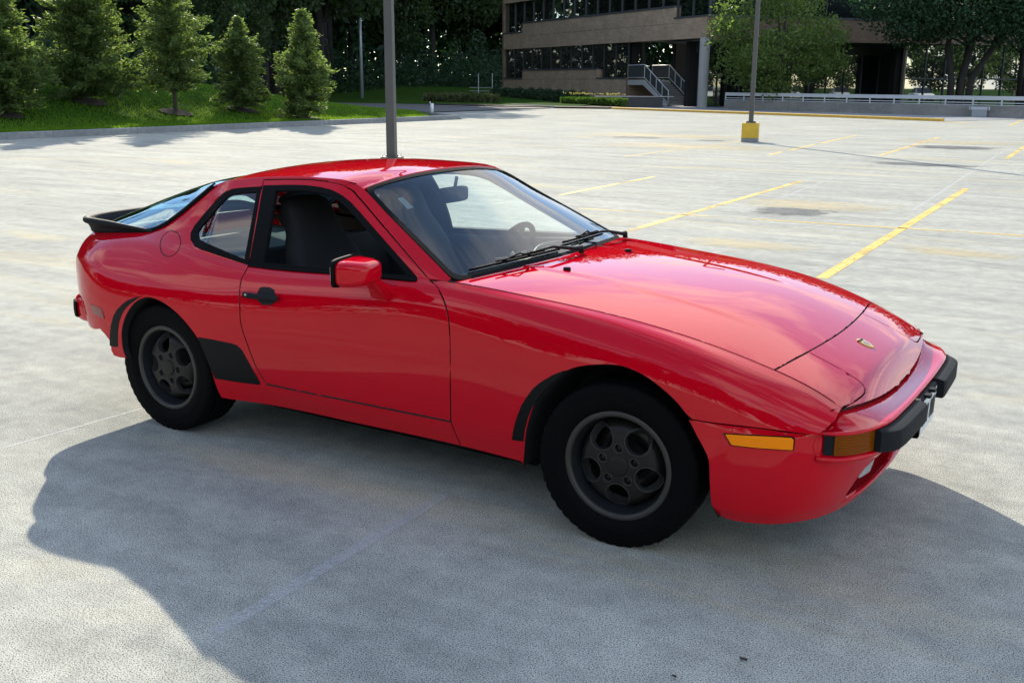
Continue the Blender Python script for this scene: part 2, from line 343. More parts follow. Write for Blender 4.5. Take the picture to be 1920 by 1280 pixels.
DWIN_OUT=[(-1.9446, 7.796), (-1.8979, 7.799), (-1.8517, 7.803), (-1.8058, 7.807), (-1.7665, 7.806), (-1.7279, 7.807), (-1.6899, 7.81), (-1.6407, 7.801), (-1.5925, 7.794), (-1.5593, 7.775), (-1.5265, 7.756), (-1.4918, 7.711), (-1.4597, 7.676), (-1.4257, 7.617), (-1.3908, 7.573), (-1.3526, 7.517), (-1.3146, 7.464), (-1.2768, 7.416), (-1.2391, 7.364), (-1.2018, 7.3), (-1.1648, 7.218), (-1.1276, 7.118), (-1.0908, 6.995), (-1.0545, 6.842), (-1.0189, 6.645), (-0.9841, 6.385), (-0.9501, 6.027), (-0.9429, 5.761), (-0.9505, 5.652), (-0.9923, 5.661), (-1.0349, 5.677), (-1.0782, 5.703), (-1.1223, 5.736), (-1.1671, 5.776), (-1.2091, 5.813), (-1.2516, 5.854), (-1.2946, 5.898), (-1.338, 5.942), (-1.3818, 5.986), (-1.4254, 6.005), (-1.4691, 6.012), (-1.5101, 6.016), (-1.5515, 6.018), (-1.5933, 6.02), (-1.6353, 6.02), (-1.6778, 6.018), (-1.7206, 6.014), (-1.7636, 6.011), (-1.807, 6.005), (-1.85, 5.977), (-1.8922, 5.909), (-1.8945, 6.166), (-1.8955, 6.347), (-1.8976, 6.528), (-1.9008, 6.708), (-1.9052, 6.888), (-1.9106, 7.068), (-1.9173, 7.248), (-1.9251, 7.429), (-1.9342, 7.612)]
DWIN_IN=[(-1.8582, 7.693), (-1.8101, 7.704), (-1.7626, 7.715), (-1.7178, 7.714), (-1.6739, 7.716), (-1.6314, 7.706), (-1.5895, 7.698), (-1.5612, 7.68), (-1.5332, 7.663), (-1.5036, 7.623), (-1.4753, 7.589), (-1.439, 7.517), (-1.4025, 7.455), (-1.3663, 7.394), (-1.3304, 7.335), (-1.2946, 7.279), (-1.2589, 7.222), (-1.2235, 7.155), (-1.1885, 7.073), (-1.153, 6.979), (-1.1179, 6.866), (-1.0832, 6.728), (-1.0491, 6.557), (-1.0156, 6.34), (-0.9829, 6.057), (-1.0205, 6.056), (-1.0586, 6.058), (-1.0972, 6.062), (-1.1362, 6.066), (-1.1757, 6.071), (-1.217, 6.076), (-1.2588, 6.081), (-1.301, 6.085), (-1.3435, 6.089), (-1.3865, 6.094), (-1.4297, 6.098), (-1.4731, 6.104), (-1.5192, 6.107), (-1.5657, 6.108), (-1.6128, 6.108), (-1.6603, 6.106), (-1.7106, 6.105), (-1.7614, 6.101), (-1.8127, 6.094), (-1.8134, 6.273), (-1.8151, 6.451), (-1.8179, 6.628), (-1.8218, 6.805), (-1.8268, 6.982), (-1.8329, 7.159), (-1.8402, 7.336), (-1.8486, 7.514)]
QWIN_OUT=[(-1.9558, 7.772), (-2.0078, 7.768), (-2.0605, 7.767), (-2.1035, 7.756), (-2.1467, 7.745), (-2.1832, 7.686), (-2.2177, 7.582), (-2.2525, 7.487), (-2.2879, 7.401), (-2.3148, 7.295), (-2.3299, 7.175), (-2.3435, 7.038), (-2.3556, 6.881), (-2.356, 6.625), (-2.3321, 6.368), (-2.2798, 6.164), (-2.2184, 6.112), (-2.1637, 6.095), (-2.1121, 6.079), (-2.0613, 6.063), (-2.0071, 6.045), (-1.9535, 6.025), (-1.9007, 6.003), (-1.9013, 6.181), (-1.9029, 6.358), (-1.9057, 6.534), (-1.9095, 6.709), (-1.9143, 6.884), (-1.9203, 7.06), (-1.9274, 7.236), (-1.9356, 7.413), (-1.9451, 7.591)]
QWIN_IN=[(-1.971, 7.654), (-2.0176, 7.648), (-2.0647, 7.643), (-2.0988, 7.63), (-2.133, 7.617), (-2.1598, 7.565), (-2.1736, 7.454), (-2.1883, 7.342), (-2.2156, 7.209), (-2.2574, 7.107), (-2.2915, 6.988), (-2.306, 6.858), (-2.3162, 6.71), (-2.3085, 6.555), (-2.2742, 6.387), (-2.2239, 6.311), (-2.1666, 6.263), (-2.1171, 6.226), (-2.0684, 6.19), (-2.0208, 6.159), (-1.9737, 6.127), (-1.9273, 6.095), (-1.928, 6.269), (-1.9297, 6.442), (-1.9324, 6.615), (-1.9361, 6.787), (-1.9409, 6.959), (-1.9467, 7.131), (-1.9536, 7.304), (-1.9617, 7.478)]
FARCH=[(-0.4057, -0.15), (-0.3857, 0.438), (-0.3675, 1.05), (-0.3499, 1.405), (-0.3271, 1.736), (-0.2963, 2.04), (-0.251, 2.377), (-0.1963, 2.675), (-0.1384, 2.873), (-0.0791, 3.0), (-0.027, 3.09), (0.0247, 3.139), (0.077, 3.081), (0.1292, 2.943), (0.1812, 2.731), (0.2322, 2.473), (0.2727, 2.203), (0.3068, 1.949), (0.3356, 1.629), (0.3586, 1.288), (0.3676, 0.978), (0.3717, 0.658), (0.375, 0.289)]
RARCH=[(-2.638, 0.34), (-2.656, 0.707), (-2.6542, 1.087), (-2.6364, 1.441), (-2.6093, 1.74), (-2.5741, 2.031), (-2.538, 2.273), (-2.4922, 2.478), (-2.433, 2.602), (-2.378, 2.569), (-2.3242, 2.489), (-2.2615, 2.335), (-2.2047, 2.148), (-2.1633, 1.967), (-2.1273, 1.779), (-2.0979, 1.537), (-2.0785, 1.233), (-2.0659, 0.936), (-2.0616, 0.616), (-2.0558, 0.276), (-2.0442, 0.008)]
RBOT=[(-2.6895, 0.231), (-2.7433, 0.144), (-2.7609, 0.317), (-2.7579, 0.733), (-2.7988, 0.92), (-2.8393, 1.041), (-3.0604, 0.236)]
DECAL=[(-2.1231, 1.828), (-2.0755, 1.866), (-2.0287, 1.9), (-1.981, 1.926), (-1.9337, 1.949), (-1.8901, 1.948), (-1.8612, 1.837), (-1.8474, 1.715), (-1.8339, 1.594), (-1.8208, 1.471), (-1.8061, 1.336), (-1.792, 1.193), (-1.7788, 1.034), (-1.785, 0.95), (-1.835, 0.922), (-1.8848, 0.894), (-1.9345, 0.862), (-1.9733, 0.844), (-2.0124, 0.822), (-2.0519, 0.794), (-2.0614, 1.01), (-2.0723, 1.194), (-2.084, 1.36), (-2.0964, 1.517), (-2.1093, 1.672)]
FDECAL=[(-0.1966, 2.72), (-0.2218, 2.631), (-0.2473, 2.547), (-0.2719, 2.439), (-0.297, 2.335), (-0.3142, 2.244), (-0.3317, 2.155), (-0.3459, 2.04), (-0.3603, 1.925), (-0.3725, 1.814), (-0.3849, 1.704), (-0.3952, 1.569), (-0.4059, 1.432), (-0.4144, 1.292), (-0.4234, 1.145), (-0.431, 0.956), (-0.4399, 0.743), (-0.4131, 0.752), (-0.3867, 0.759), (-0.3799, 0.947), (-0.3741, 1.116), (-0.3653, 1.282), (-0.3569, 1.439), (-0.3479, 1.553), (-0.3391, 1.666), (-0.3258, 1.794), (-0.3127, 1.924), (-0.2963, 2.046), (-0.2802, 2.169), (-0.2598, 2.289), (-0.2397, 2.412), (-0.2179, 2.562)]
RDECAL=[(-2.7639, 0.527), (-2.7572, 0.757), (-2.7515, 0.964), (-2.741, 1.176), (-2.7308, 1.367), (-2.715, 1.538), (-2.7003, 1.705), (-2.6671, 1.943), (-2.629, 2.146), (-2.5847, 2.344), (-2.5382, 2.491), (-2.4965, 2.575), (-2.5189, 2.47), (-2.5573, 2.292), (-2.6015, 2.059), (-2.6364, 1.798), (-2.6627, 1.527), (-2.6716, 1.354), (-2.6809, 1.173), (-2.6872, 0.935), (-2.6942, 0.67)]
SPLIT=[(0.2962, 2.1), (0.3387, 2.14), (0.5138, 2.427), (0.6899, 2.773)]
FMARK=[(0.4127, 1.991), (0.439, 2.035), (0.4651, 2.08), (0.4908, 2.125), (0.5162, 2.171), (0.5418, 2.219), (0.5669, 2.267), (0.5917, 2.315), (0.6161, 2.363), (0.6214, 2.318), (0.6213, 2.152), (0.621, 2.005), (0.5981, 1.981), (0.5749, 1.955), (0.5513, 1.928), (0.5274, 1.899), (0.5044, 1.877), (0.4812, 1.854), (0.4577, 1.831), (0.434, 1.807), (0.4234, 1.896)]
RMARK=[(-2.9007, 1.843), (-2.8365, 1.856), (-2.7946, 1.814), (-2.7792, 1.532), (-2.826, 1.54), (-2.8714, 1.563)]
SEAM=[(-0.7374, 0.97), (-0.7129, -0.077)]
HANDLE=[(-1.8427, 3.774), (-1.6343, 3.859), (-1.6302, 3.624), (-1.838, 3.553)]
HREC=[(-1.7663, 4.102), (-1.7491, 4.19), (-1.705, 4.221), (-1.6837, 4.123), (-1.666, 3.877), (-1.6641, 3.593), (-1.687, 3.452), (-1.7369, 3.418), (-1.764, 3.527), (-1.7752, 3.776)]
FUEL=[(-2.3796, 6.129), (-2.3921, 6.255), (-2.4069, 6.38), (-2.4235, 6.503), (-2.4415, 6.62), (-2.4602, 6.724), (-2.4789, 6.807), (-2.4966, 6.857), (-2.5123, 6.859), (-2.5247, 6.798), (-2.5328, 6.663), (-2.5354, 6.457), (-2.5321, 6.207), (-2.5232, 5.938), (-2.5087, 5.578), (-2.4925, 5.261), (-2.4764, 5.041), (-2.4597, 4.89), (-2.4422, 4.785), (-2.4246, 4.721), (-2.4077, 4.698), (-2.3922, 4.716), (-2.3789, 4.779), (-2.3685, 4.889), (-2.3613, 5.052), (-2.3588, 5.296), (-2.3622, 5.646), (-2.3697, 6.006)]
MIRFOOT=[(-1.1379, 4.927), (-1.1069, 5.044), (-1.0444, 4.997), (-1.0362, 4.773), (-1.0587, 4.129), (-1.1259, 4.142), (-1.1428, 4.289)]
HL_IN=[(0.5349, -0.3826), (0.6293, -0.4037), (0.7199, -0.4041), (0.7409, -0.4032), (0.7552, -0.4126)]
HL_FRONT=[(0.7631, -0.4418), (0.7619, -0.488), (0.746, -0.5816), (0.7289, -0.6513)]
HL_OUT=[(0.5013, -0.6548), (0.5863, -0.6678), (0.665, -0.6529), (0.7193, -0.6622)]
BADGE=[(0.6143, 0.0394), (0.6772, 0.0652)]
HOODF=[(0.5013, -0.6548), (0.5349, -0.3826), (0.5531, -0.0614), (0.5415, 0.397), (0.4886, 0.7627)]
WASH=[(-0.512, -0.2658), (-0.5178, 0.316)]
CREASE=[(-0.4304, -0.3818), (-0.0128, -0.4006), (0.3675, -0.3937)]
HLOW=[(0.7517, -0.6669), (0.7918, -0.3924), (0.7996, -0.1065), (0.8012, 0.1393)]
# ---------- the red coupe ----------
RED=mat('red_paint',(.55,.0006,.011),rough=.5,coat=1.0,coat_rough=.004,spec=.0); RED.node_tree.nodes['Principled BSDF'].inputs['Coat IOR'].default_value=1.38
BLK=mat('black_rubber',(.005,.0053,.006),rough=.75,spec=.08)
BLKM=mat('black_plastic',(.014,.0155,.018),rough=.7,spec=.12)
VINYL=mat('matte_black_vinyl',(.0035,.0042,.0048),rough=.5,spec=.16)
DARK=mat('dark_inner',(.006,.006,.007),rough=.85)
TYRE=mat('tyre_rubber',(.0028,.003,.0036),rough=.7,spec=.07,bump=.2,bscale=120)
RIM=mat('dark_grey_alloy',(.017,.016,.0145),rough=.4,metal=.3,spec=.3,noise=.12,nscale=9); RIML=mat('grey_alloy_lip',(.050,.047,.043),rough=.4,metal=.3,spec=.35,noise=.1,nscale=9)
STEEL=mat('brushed_steel',(.45,.45,.46),rough=.25,metal=1.)
CLOTH=mat('black_cloth',(.010,.011,.014),rough=.85,bump=.3,bscale=250)
DASHM=mat('grey_dash_vinyl',(.035,.039,.042),rough=.6,bump=.2,bscale=300)
GLS=glass('tinted_glass',(.70,.83,.81),1.42,extra=.008)
GLSD=glass('dark_tinted_glass',(.70,.84,.82),1.5,extra=.02); GLSH=glass('hatch_tinted_glass',(.32,.48,.48),1.5,extra=.26); GLSH.node_tree.nodes['Glossy BSDF'].inputs['Color'].default_value=(.72,.95,1.,1)
AMB=mat('amber_lens',(.95,.25,.001),rough=.4,coat=.1,spec=.1); AMBD=mat('dark_amber_lens',(.20,.050,.0015),rough=.3,coat=.12,spec=.05)
CLEAR=mat('clear_lens',(.55,.57,.57),rough=.12,coat=1.)
GOLD=mat('gold_enamel',(.62,.42,.12),rough=.3,metal=.8); PLATE=mat('plate_white',(.62,.64,.66),rough=.35); MIRG=mat('mirror_glass',(.85,.87,.88),rough=.02,metal=1.)
TAIL=mat('tail_lens',(.30,.01,.008),rough=.15,coat=1.)
CAR=tag(empty('sports_coupe',(0,0,0)),'red two-door sports coupe with black spoiler and dark five-hole wheels, parked on pale concrete','car')
def poly(*parts):
    o=[]
    for p in parts:
        for q in p:
            q=(float(q[0]),float(q[1]))
            if not o or abs(q[0]-o[-1][0])+abs(q[1]-o[-1][1])>1e-5: o.append(q)
    return o
def rail(v,x0,x1,n=24): return [(x,v) for x in np.linspace(x0,x1,n)]
def sn(xv):
    xv=np.asarray(xv,float); e=1e-3
    da=shell(xv[:,0]+e,xv[:,1])-shell(xv[:,0]-e,xv[:,1]); db=shell(xv[:,0],xv[:,1]+e*10)-shell(xv[:,0],xv[:,1]-e*10); n=np.cross(da,db); n/=np.linalg.norm(n,axis=1)[:,None]
    return np.where((n[:,1]>0)[:,None],-n,n)
def rib(name,xv,hw,hh,m,parent=CAR,off=0.,closed=False,mirror=True):
    xv=np.asarray(xv,float); n=sn(xv); return ribbon(name,shell(xv[:,0],xv[:,1])+n*off,n,hw,hh,m,parent,mirror,closed)
dR=curve(DOOR_REAR[1:],3); dF=curve(DOOR_FRONT,3); dT=curve(DOOR_TOP,3)
fA=curve(FARCH,2); rA=curve(RARCH,2)
TOPR=(DOOR_REAR[0][0],7.94)
dwo=[tuple(p) for p in DWIN_OUT]; dwi=[tuple(p) for p in DWIN_IN]; qwo=[tuple(p) for p in QWIN_OUT]; qwi=[tuple(p) for p in QWIN_IN]
SILLF=(-.7129,0.)
# doors
doors=panel('door',poly(dR,dF,dT[:-1],[TOPR]),shell,RED,CAR,holes=[dwo],mirror=True,step=.028,gap=.0042,dark_fold=DARK)
# side panels : rocker + rear quarter + C pillar
tailx=-3.15
side=panel('rear_quarter_panel',poly([TOPR],dR,[(DOOR_FRONT[0][0],DOOR_FRONT[0][1])],[SILLF],rail(0,-.76,-2.0,30),rA[::-1],RBOT,rail(0.,-3.06,tailx,6),[(tailx,t) for t in np.linspace(.4,7.6,20)],rail(8,tailx,-1.40,60),[(-1.44,7.97)],[ (p[0],min(p[1]+.0,7.97)) for p in dT if p[0]<-1.46]),shell,RED,CAR,holes=[qwo],mirror=True,step=.03,gap=.0042,dark_fold=DARK)
# front fenders
spl=curve(SPLIT,4)
k=[i for i in range(len(fA)) if not (fA[i][0]>0.2 and fA[i][1]<SPLIT[0][1])]
fend=panel('front_fender',poly([SILLF],dF,[(-.876,5.86)],[(-.80,6.)],rail(6,-.775,.735,60),[(.735,4.4),(.722,3.55),(.700,2.83)],spl[::-1],fA[k][::-1],[(-.41,0.)],rail(0,-.43,-.70,12)),shell,RED,CAR,mirror=True,step=.028,gap=.0042,dark_fold=DARK)
# A pillars: strip between door gap and windscreen
panel('windscreen_pillar',poly(rail(8,-.79,-1.40,40),[(p[0],min(p[1]+.02,7.99)) for p in dT[::-1] if -1.45<p[0]<-.90],[(-.89,6.0),(-.80,6.02)]),shell,RED,CAR,mirror=True,step=.012,gap=.002,sc=(1,.1),depth=.01)
panel('roof_rail',[(-1.34,7.80),(-1.34,7.995),(-1.44,7.995),(-1.56,7.995),(-1.56,7.93),(-1.48,7.90),(-1.42,7.86)],shell,RED,CAR,mirror=True,step=.012,gap=0,depth=0,off=-.0035)
# window frames, seals and panes
panel('window_frame',dwo,shell,BLK,CAR,holes=[dwi],mirror=True,step=.012,gap=-.001,depth=.02,off=.0015)
_b=[p for p in dwo if p[1]<6.05]; _b=sorted(_b)[::2]; rib('window_seal',_b,.007,.006,BLK,off=.003)
panel('quarter_window_seal',qwo,shell,BLK,CAR,holes=[qwi],mirror=True,step=.012,gap=-.0008,depth=.012,off=.0018)
panel('quarter_window',qwi,shell,GLSD,CAR,mirror=True,step=.03,gap=-.004,depth=0,off=-.004)
panel('pillar_trim',[(-1.92,5.9)]+rail(5.9,-2.0,-2.6,8)+rail(7.7,-2.55,-2.30,5)+rail(7.85,-2.2,-1.93,5),shell,DARK,CAR,holes=[qwi],mirror=True,step=.03,gap=.0,depth=0,off=-.016)
panel('door_frame_trim',rail(7.93,-1.50,-1.94,10)+[(-1.90,6.)]+[(p[0],p[1]) for p in sorted(dwi) if p[1]<6.1][1:-1]+[(-.95,6.)]+[tuple(p) for p in dT if -1.45<p[0]<-1.0],shell,DARK,CAR,holes=[[(p[0]*.998-.003,p[1]+(.01 if p[1]<6.3 else -.01)) for p in dwi]],mirror=True,step=.03,gap=.0,depth=0,off=-.018) if False else None
# hood, nose, lamp covers
hf=Spl([-.66,-.377,0,.377,.66],[.503,.536,.553,.536,.503])
def hoodpoly():
    ed=[(x,-LS[6](x)[0]) for x in np.linspace(.500,-.772,50)]
    rear=[(-.772+.094*(1-(y/.735)**2),y) for y in np.linspace(-.71,.71,31)]
    ed2=[(x,-y) for x,y in ed[::-1]]; fr=[(float(hf(y)[0]),y) for y in np.linspace(.655,-.655,41)]
    return ed+rear+ed2+fr
panel('hood',hoodpoly(),top,RED,CAR,sc=(1,1),step=.035,gap=.0048,depth=.018,dark_fold=DARK,ref=(0,0,0))
hlp=[(float(hf(y)[0]),y) for y in np.linspace(-.655,-.383,10)]+[(.60,-.385),(.66,-.385),(.705,-.387),(.735,-.392),(.750,-.405),(.757,-.43),(.757,-.47),(.752,-.53),(.742,-.60),(.734,-.642),(.722,-.650)]+[(x,-LS[6](x)[0]+.001) for x in np.linspace(.70,.515,10)]
hlp=[(float(a),float(b)) for a,b in hlp]
panel('headlight_cover',hlp,top,RED,CAR,sc=(1,1),step=.022,gap=.0048,depth=.02,dark_fold=DARK,ref=(0,0,0),mirror=True)
HLX=Spl([0,.2,.4,.57,.66,.70,.725],[.800,.797,.784,.757,.730,.712,.698])   # front lower edge of the nose in plan
right=[(.757,-.47),(.752,-.53),(.742,-.60),(.734,-.642),(.722,-.650),(.722,-.665)]
nose=[(float(hf(y)[0]),y) for y in np.linspace(-.383,.383,24)]
inn=[(.60,.385),(.66,.385),(.705,.387),(.735,.392),(.750,.405),(.757,.43),(.757,.47),(.752,.53),(.742,.60),(.734,.642),(.724,.648)]
low=[(float(HLX(abs(y))[0]),y) for y in np.linspace(.70,-.70,61)]
panel('nose_panel',nose+inn+low+[(x,-y) for x,y in inn[::-1]],top,RED,CAR,sc=(1,1),step=.025,gap=.0036,depth=.02,dark_fold=DARK,ref=(0,0,0))
# windscreen
wt=np.linspace(-.765,-1.36,40)
def wsc(s,t):
    s=np.asarray(s,float);t=np.asarray(t,float); x=-.765+(-1.36+.765)*t; e=S8(x); b=.092+(.045-.092)*t
    return np.stack([x+b*(1-s*s),s*e[...,0],e[...,1]+(.014+.036*t)*(1-np.abs(s)**2.4)],-1)
def rr(a0,a1,b0,b1,r,ra=None,n=6):
    ra=ra or r; o=[]
    for cx,cy,q in((a1-ra,b1-r,0),(a0+ra,b1-r,1),(a0+ra,b0+r,2),(a1-ra,b0+r,3)):
        for i in range(n+1):
            t=math.pi/2*(q+i/n); o.append((cx+ra*math.cos(t),cy+r*math.sin(t)))
    return o
wo=rr(-1,1,.0,1,.07,.07); wi=rr(-.964,.964,.03,.972,.07,.07)
panel('windscreen_seal',wo,wsc,BLK,CAR,holes=[wi],sc=(.62,.68),step=.014,gap=0,depth=.012,off=.003,ref=(-1.6,0,.6))
panel('windscreen',rr(-.985,.985,.01,.99,.07,.07),wsc,GLS,CAR,sc=(.62,.68),step=.05,gap=0,depth=0,off=0,ref=(-1.6,0,.6))
panel('toll_sticker',[(-.82,.715),(-.76,.715),(-.765,.83),(-.815,.83)],wsc,mat('pale_sticker',(.35,.42,.44),rough=.5),CAR,sc=(.62,.68),step=.02,gap=0,depth=0,off=-.004,ref=(-1.6,0,.6))
# roof
ZRC=Spl([-2.32,-2.2,-2,-1.75,-1.5,-1.28],[1.207,1.231,1.259,1.274,1.270,1.252])
def roof(u,s):
    u=np.asarray(u,float);s=np.asarray(s,float); xf=-1.365+.042*(1-s*s); xr=-2.29+.0*s; x=xf+(xr-xf)*u
    e=S8(np.minimum(x,-1.365)); a=np.abs(s)**2.2
    return np.stack([x,s*e[...,0],e[...,1]*a+ZRC(x)[...,0]*(1-a)],-1)
panel('roof',[(u,1) for u in np.linspace(0,1,30)]+[(1,s) for s in np.linspace(.98,-.98,31)]+[(u,-1) for u in np.linspace(1,0,30)]+[(0,s) for s in np.linspace(-.98,.98,31)],roof,RED,CAR,sc=(.93,.55),step=.035,gap=.0005,depth=.01,ref=(-1.7,0,.6))
# hatch glass
ZHC=Spl([-3.22,-3.0,-2.75,-2.5,-2.28],[.922,1.0,1.088,1.162,1.212])
def hatch(u,q):
    u=np.asarray(u,float);q=np.asarray(q,float); s=np.sin(np.clip(q,-1,1)*math.pi/2); s=np.sign(s)*np.abs(s); x=-2.292+(-3.20+2.292)*u
    e=S8(x); pq=np.clip(u/.22,0,1); a=np.abs(s)**(2.2+3.8*pq*pq*(3-2*pq))
    return np.stack([x,s*e[...,0],e[...,1]*a+np.maximum(ZHC(x)[...,0],e[...,1])*(1-a)],-1)
hp=rr(0,1,-1,1,.02,.02)
panel('hatch_glass',hp,hatch,GLSH,CAR,sc=(.9,.6),step=.035,gap=0,depth=0,ref=(-2.6,0,.6))
hx=np.linspace(-2.285,-3.0,60); hn=sn(np.stack([hx,np.full(60,7.95)],1)); hpn=shell(hx,np.full(60,8.0)); hn=(hn+np.array([0,0,.8])); hn/=np.linalg.norm(hn,axis=1)[:,None]
ribbon('hatch_seal',hpn+hn*.002,hn,np.interp(hx,[-3,-2.7,-2.3],[.016,.020,.012]),.009,BLK,CAR,mirror=True)
# spoiler : swept lip round the tail of the hatch
sp=[(-2.64,.640,.905),(-2.80,.647,.905),(-2.95,.647,.901),(-3.06,.642,.897),(-3.15,.625,.894),(-3.215,.585,.893),(-3.25,.52,.893),(-3.272,.35,.895),(-3.282,0,.896)]
sp=np.array(sp); sp=np.concatenate([sp*[1,-1,1],sp[-2::-1]]); d=np.r_[0,np.cumsum(np.linalg.norm(np.diff(sp,axis=0),axis=1))]; spc=Spl(d,sp)(np.linspace(0,d[-1],120))
tn=np.gradient(spc,axis=0); tn[:,2]=0; tn/=np.linalg.norm(tn,axis=1)[:,None]; on=np.stack([tn[:,1],-tn[:,0],0*tn[:,0]],1); on*=np.sign((on*(spc-np.array([-2.7,0,0]))).sum(1))[:,None]; on[:, 2]=0
uu=np.linspace(-1,1,120); g=np.interp(np.abs(uu),[0,.62,.72,.86,1],[1,1,.8,.35,.0])          # flare grows to the tail
sec=[(-.040,.012),(-.022,.040),(-.010,.056),(.004,.064),(.018,.063),(.027,.054),(.028,.042),(.020,.033),(.004,.026),(-.006,.004),(-.010,-.014),(-.04,-.014)]
G=np.stack([spc+on*(a*(.35+.65*g))[:,None]+np.array([0,0,1.])*(b*np.where(b>0,.42+.58*g,1))[:,None] for a,b in sec],1)
MB().grid(G,closed=True).out('spoiler',BLKM,CAR,True)
# tail : rear panel, lamps, bumper
def tail(a,b):   # a across -1..1 , b section 0..6
    p=shell(np.full(np.shape(a),tailx),np.asarray(b,float)); a=np.asarray(a,float); x=p[:,0]-.055*(1-np.abs(a)**3)*np.clip((b)/3,.2,1)
    return np.stack([x,a*-p[:,1],p[:,2]],1)
panel('tail_panel',rr(-1,1,0,6,.3,.02),tail,RED,CAR,sc=(.7,.1),step=.05,gap=.001,depth=.0,ref=(-2.5,0,.6))
panel('tail_lamp',rr(.55,.97,2.3,3.9,.15,.03),tail,TAIL,CAR,sc=(.7,.1),step=.04,gap=0,depth=.01,off=.012,ref=(-2.5,0,.6),mirror=True)
def barsweep(plan,sec,n=90):
    plan=np.array(plan,float); d=np.r_[0,np.cumsum(np.linalg.norm(np.diff(plan,axis=0),axis=1))]; c=Spl(d,plan)(np.linspace(0,d[-1],n)); t=np.gradient(c,axis=0); t/=np.linalg.norm(t,axis=1)[:,None]
    o=np.stack([-t[:,1],t[:,0]],1)
    return c,o
rb=[(-2.98,.80),(-3.08,.785),(-3.165,.735),(-3.215,.64),(-3.24,.4),(-3.25,0)]; rb=[(x,-y) for x,y in rb]+[(x,y) for x,y in rb[-2::-1]]
c,o=barsweep(rb,None); o*=np.sign((o*(c-np.array([-2.5,0]))).sum(1))[:,None]
rs=[(-.06,.565),(-.004,.565),(.004,.558),(.006,.50),(.003,.462),(-.005,.452),(-.06,.452)]
MB().grid(np.stack([np.c_[c+o*a,np.full(len(c),z)] for a,z in rs],1)).out('rear_bumper',RED,CAR,True)
cc=c[5:-5]; oo=o[5:-5]
MB().grid(np.stack([np.c_[cc+oo*a,np.full(len(cc),z)] for a,z in [(.0,.545),(.016,.542),(.018,.50),(.016,.468),(.0,.465)]],1)).out('rear_bumper_strip',BLK,CAR,True)
# front valance (side skirt of the nose, wraps to the centre)
VQ=np.array([0,.12,.24,.36,.48,.60,.74,.88,1.0])
VPL={.190:[(.375,.800),(.45,.798),(.53,.775),(.60,.725),(.665,.640),(.715,.52),(.745,.36),(.760,.18),(.765,0)],
     .245:[(.372,.835),(.45,.828),(.54,.803),(.62,.752),(.685,.665),(.735,.54),(.765,.37),(.780,.18),(.785,0)],
     .400:[(.366,.862),(.45,.850),(.55,.826),(.64,.782),(.71,.705),(.765,.58),(.800,.39),(.815,.19),(.820,0)],
     .500:[(.312,.862),(.45,.848),(.55,.823),(.645,.783),(.72,.705),(.775,.58),(.810,.39),(.825,.19),(.83,0)],
     .565:[(.268,.857),(.44,.838),(.54,.812),(.64,.772),(.715,.70),(.775,.58),(.81,.39),(.82,.19),(.825,0)]}
VZ=np.array(sorted(VPL)); VSP=[Spl(VQ,VPL[z]) for z in VZ]
def val(q,z):
    q=np.asarray(q,float);z=np.asarray(z,float); Y=np.stack([S(np.minimum(np.abs(q),1)) for S in VSP],1); out=np.zeros((len(q),3))
    zi=np.clip(np.searchsorted(VZ,z)-1,0,len(VZ)-2)
    A=Spl(VZ,np.moveaxis(Y,1,0).reshape(len(VZ),-1))
    for i in range(len(q)):
        xy=Spl(VZ,Y[i],'pchip')(np.array([z[i]]))[0]; out[i]=(xy[0],-xy[1],z[i])
    return out
arch=[(max(0,(x-.34)/.9),z) for x,z in [(.375,.235)]]
vp=[(0.0,.562),(0.0,.50),(0,.40),(0,.25),(.01,.222),(.035,.200),(.06,.194)]+[(q,.190) for q in np.linspace(.1,1,20)]+[(1,.45),(.8,.45),(.66,.45),(.56,.452),(.525,.462),(.505,.48),(.50,.51),(.495,.548)]
sz=[(q,.5545-.016*(1-q/.5)) for q in np.linspace(.48,.03,14)]
# the split line height follows the fender's lower edge
spx=shell(np.array([p[0] for p in SPLIT]),np.array([p[1] for p in SPLIT])); 
hole=[(.80,.226),(.90,.226),(.999,.226),(.999,.352),(.90,.352),(.78,.348),(.70,.335),(.655,.305),(.618,.258),(.635,.232)]
vq=[(p[0],p[1]) for p in vp]+[(q,float(np.interp(S_,spx[:,0],spx[:,2]))-.003) for q,S_ in [(q,float(Spl(VQ,[a[0] for a in VPL[.565]])(q)[0])) for q in np.linspace(.47,.0,14)]]
open_front=[p for p in hole]
valo=panel('front_valance',vq,val,RED,CAR,holes=[[(q,z) for q,z in hole[:2]]+[(.996,.226),(.996,.352)]+hole[4:]],sc=(.95,1),step=.024,gap=.001,depth=.012,ref=(0,0,.35),mirror=True)
zz_=np.linspace(.20,.555,14); v0=val(np.full(14,.003),zz_)
for sy in(1,-1):
    a=(v0+np.array([.002,.004,0]))*np.array([1,sy,1.]); b=a.copy(); b[:,1]=-sy*.5; MB().grid(np.stack([a,b])).out('slit_sun_blocker',DARK,CAR)  # unseen dark strips added to block sun slipping past the valance's rear edge
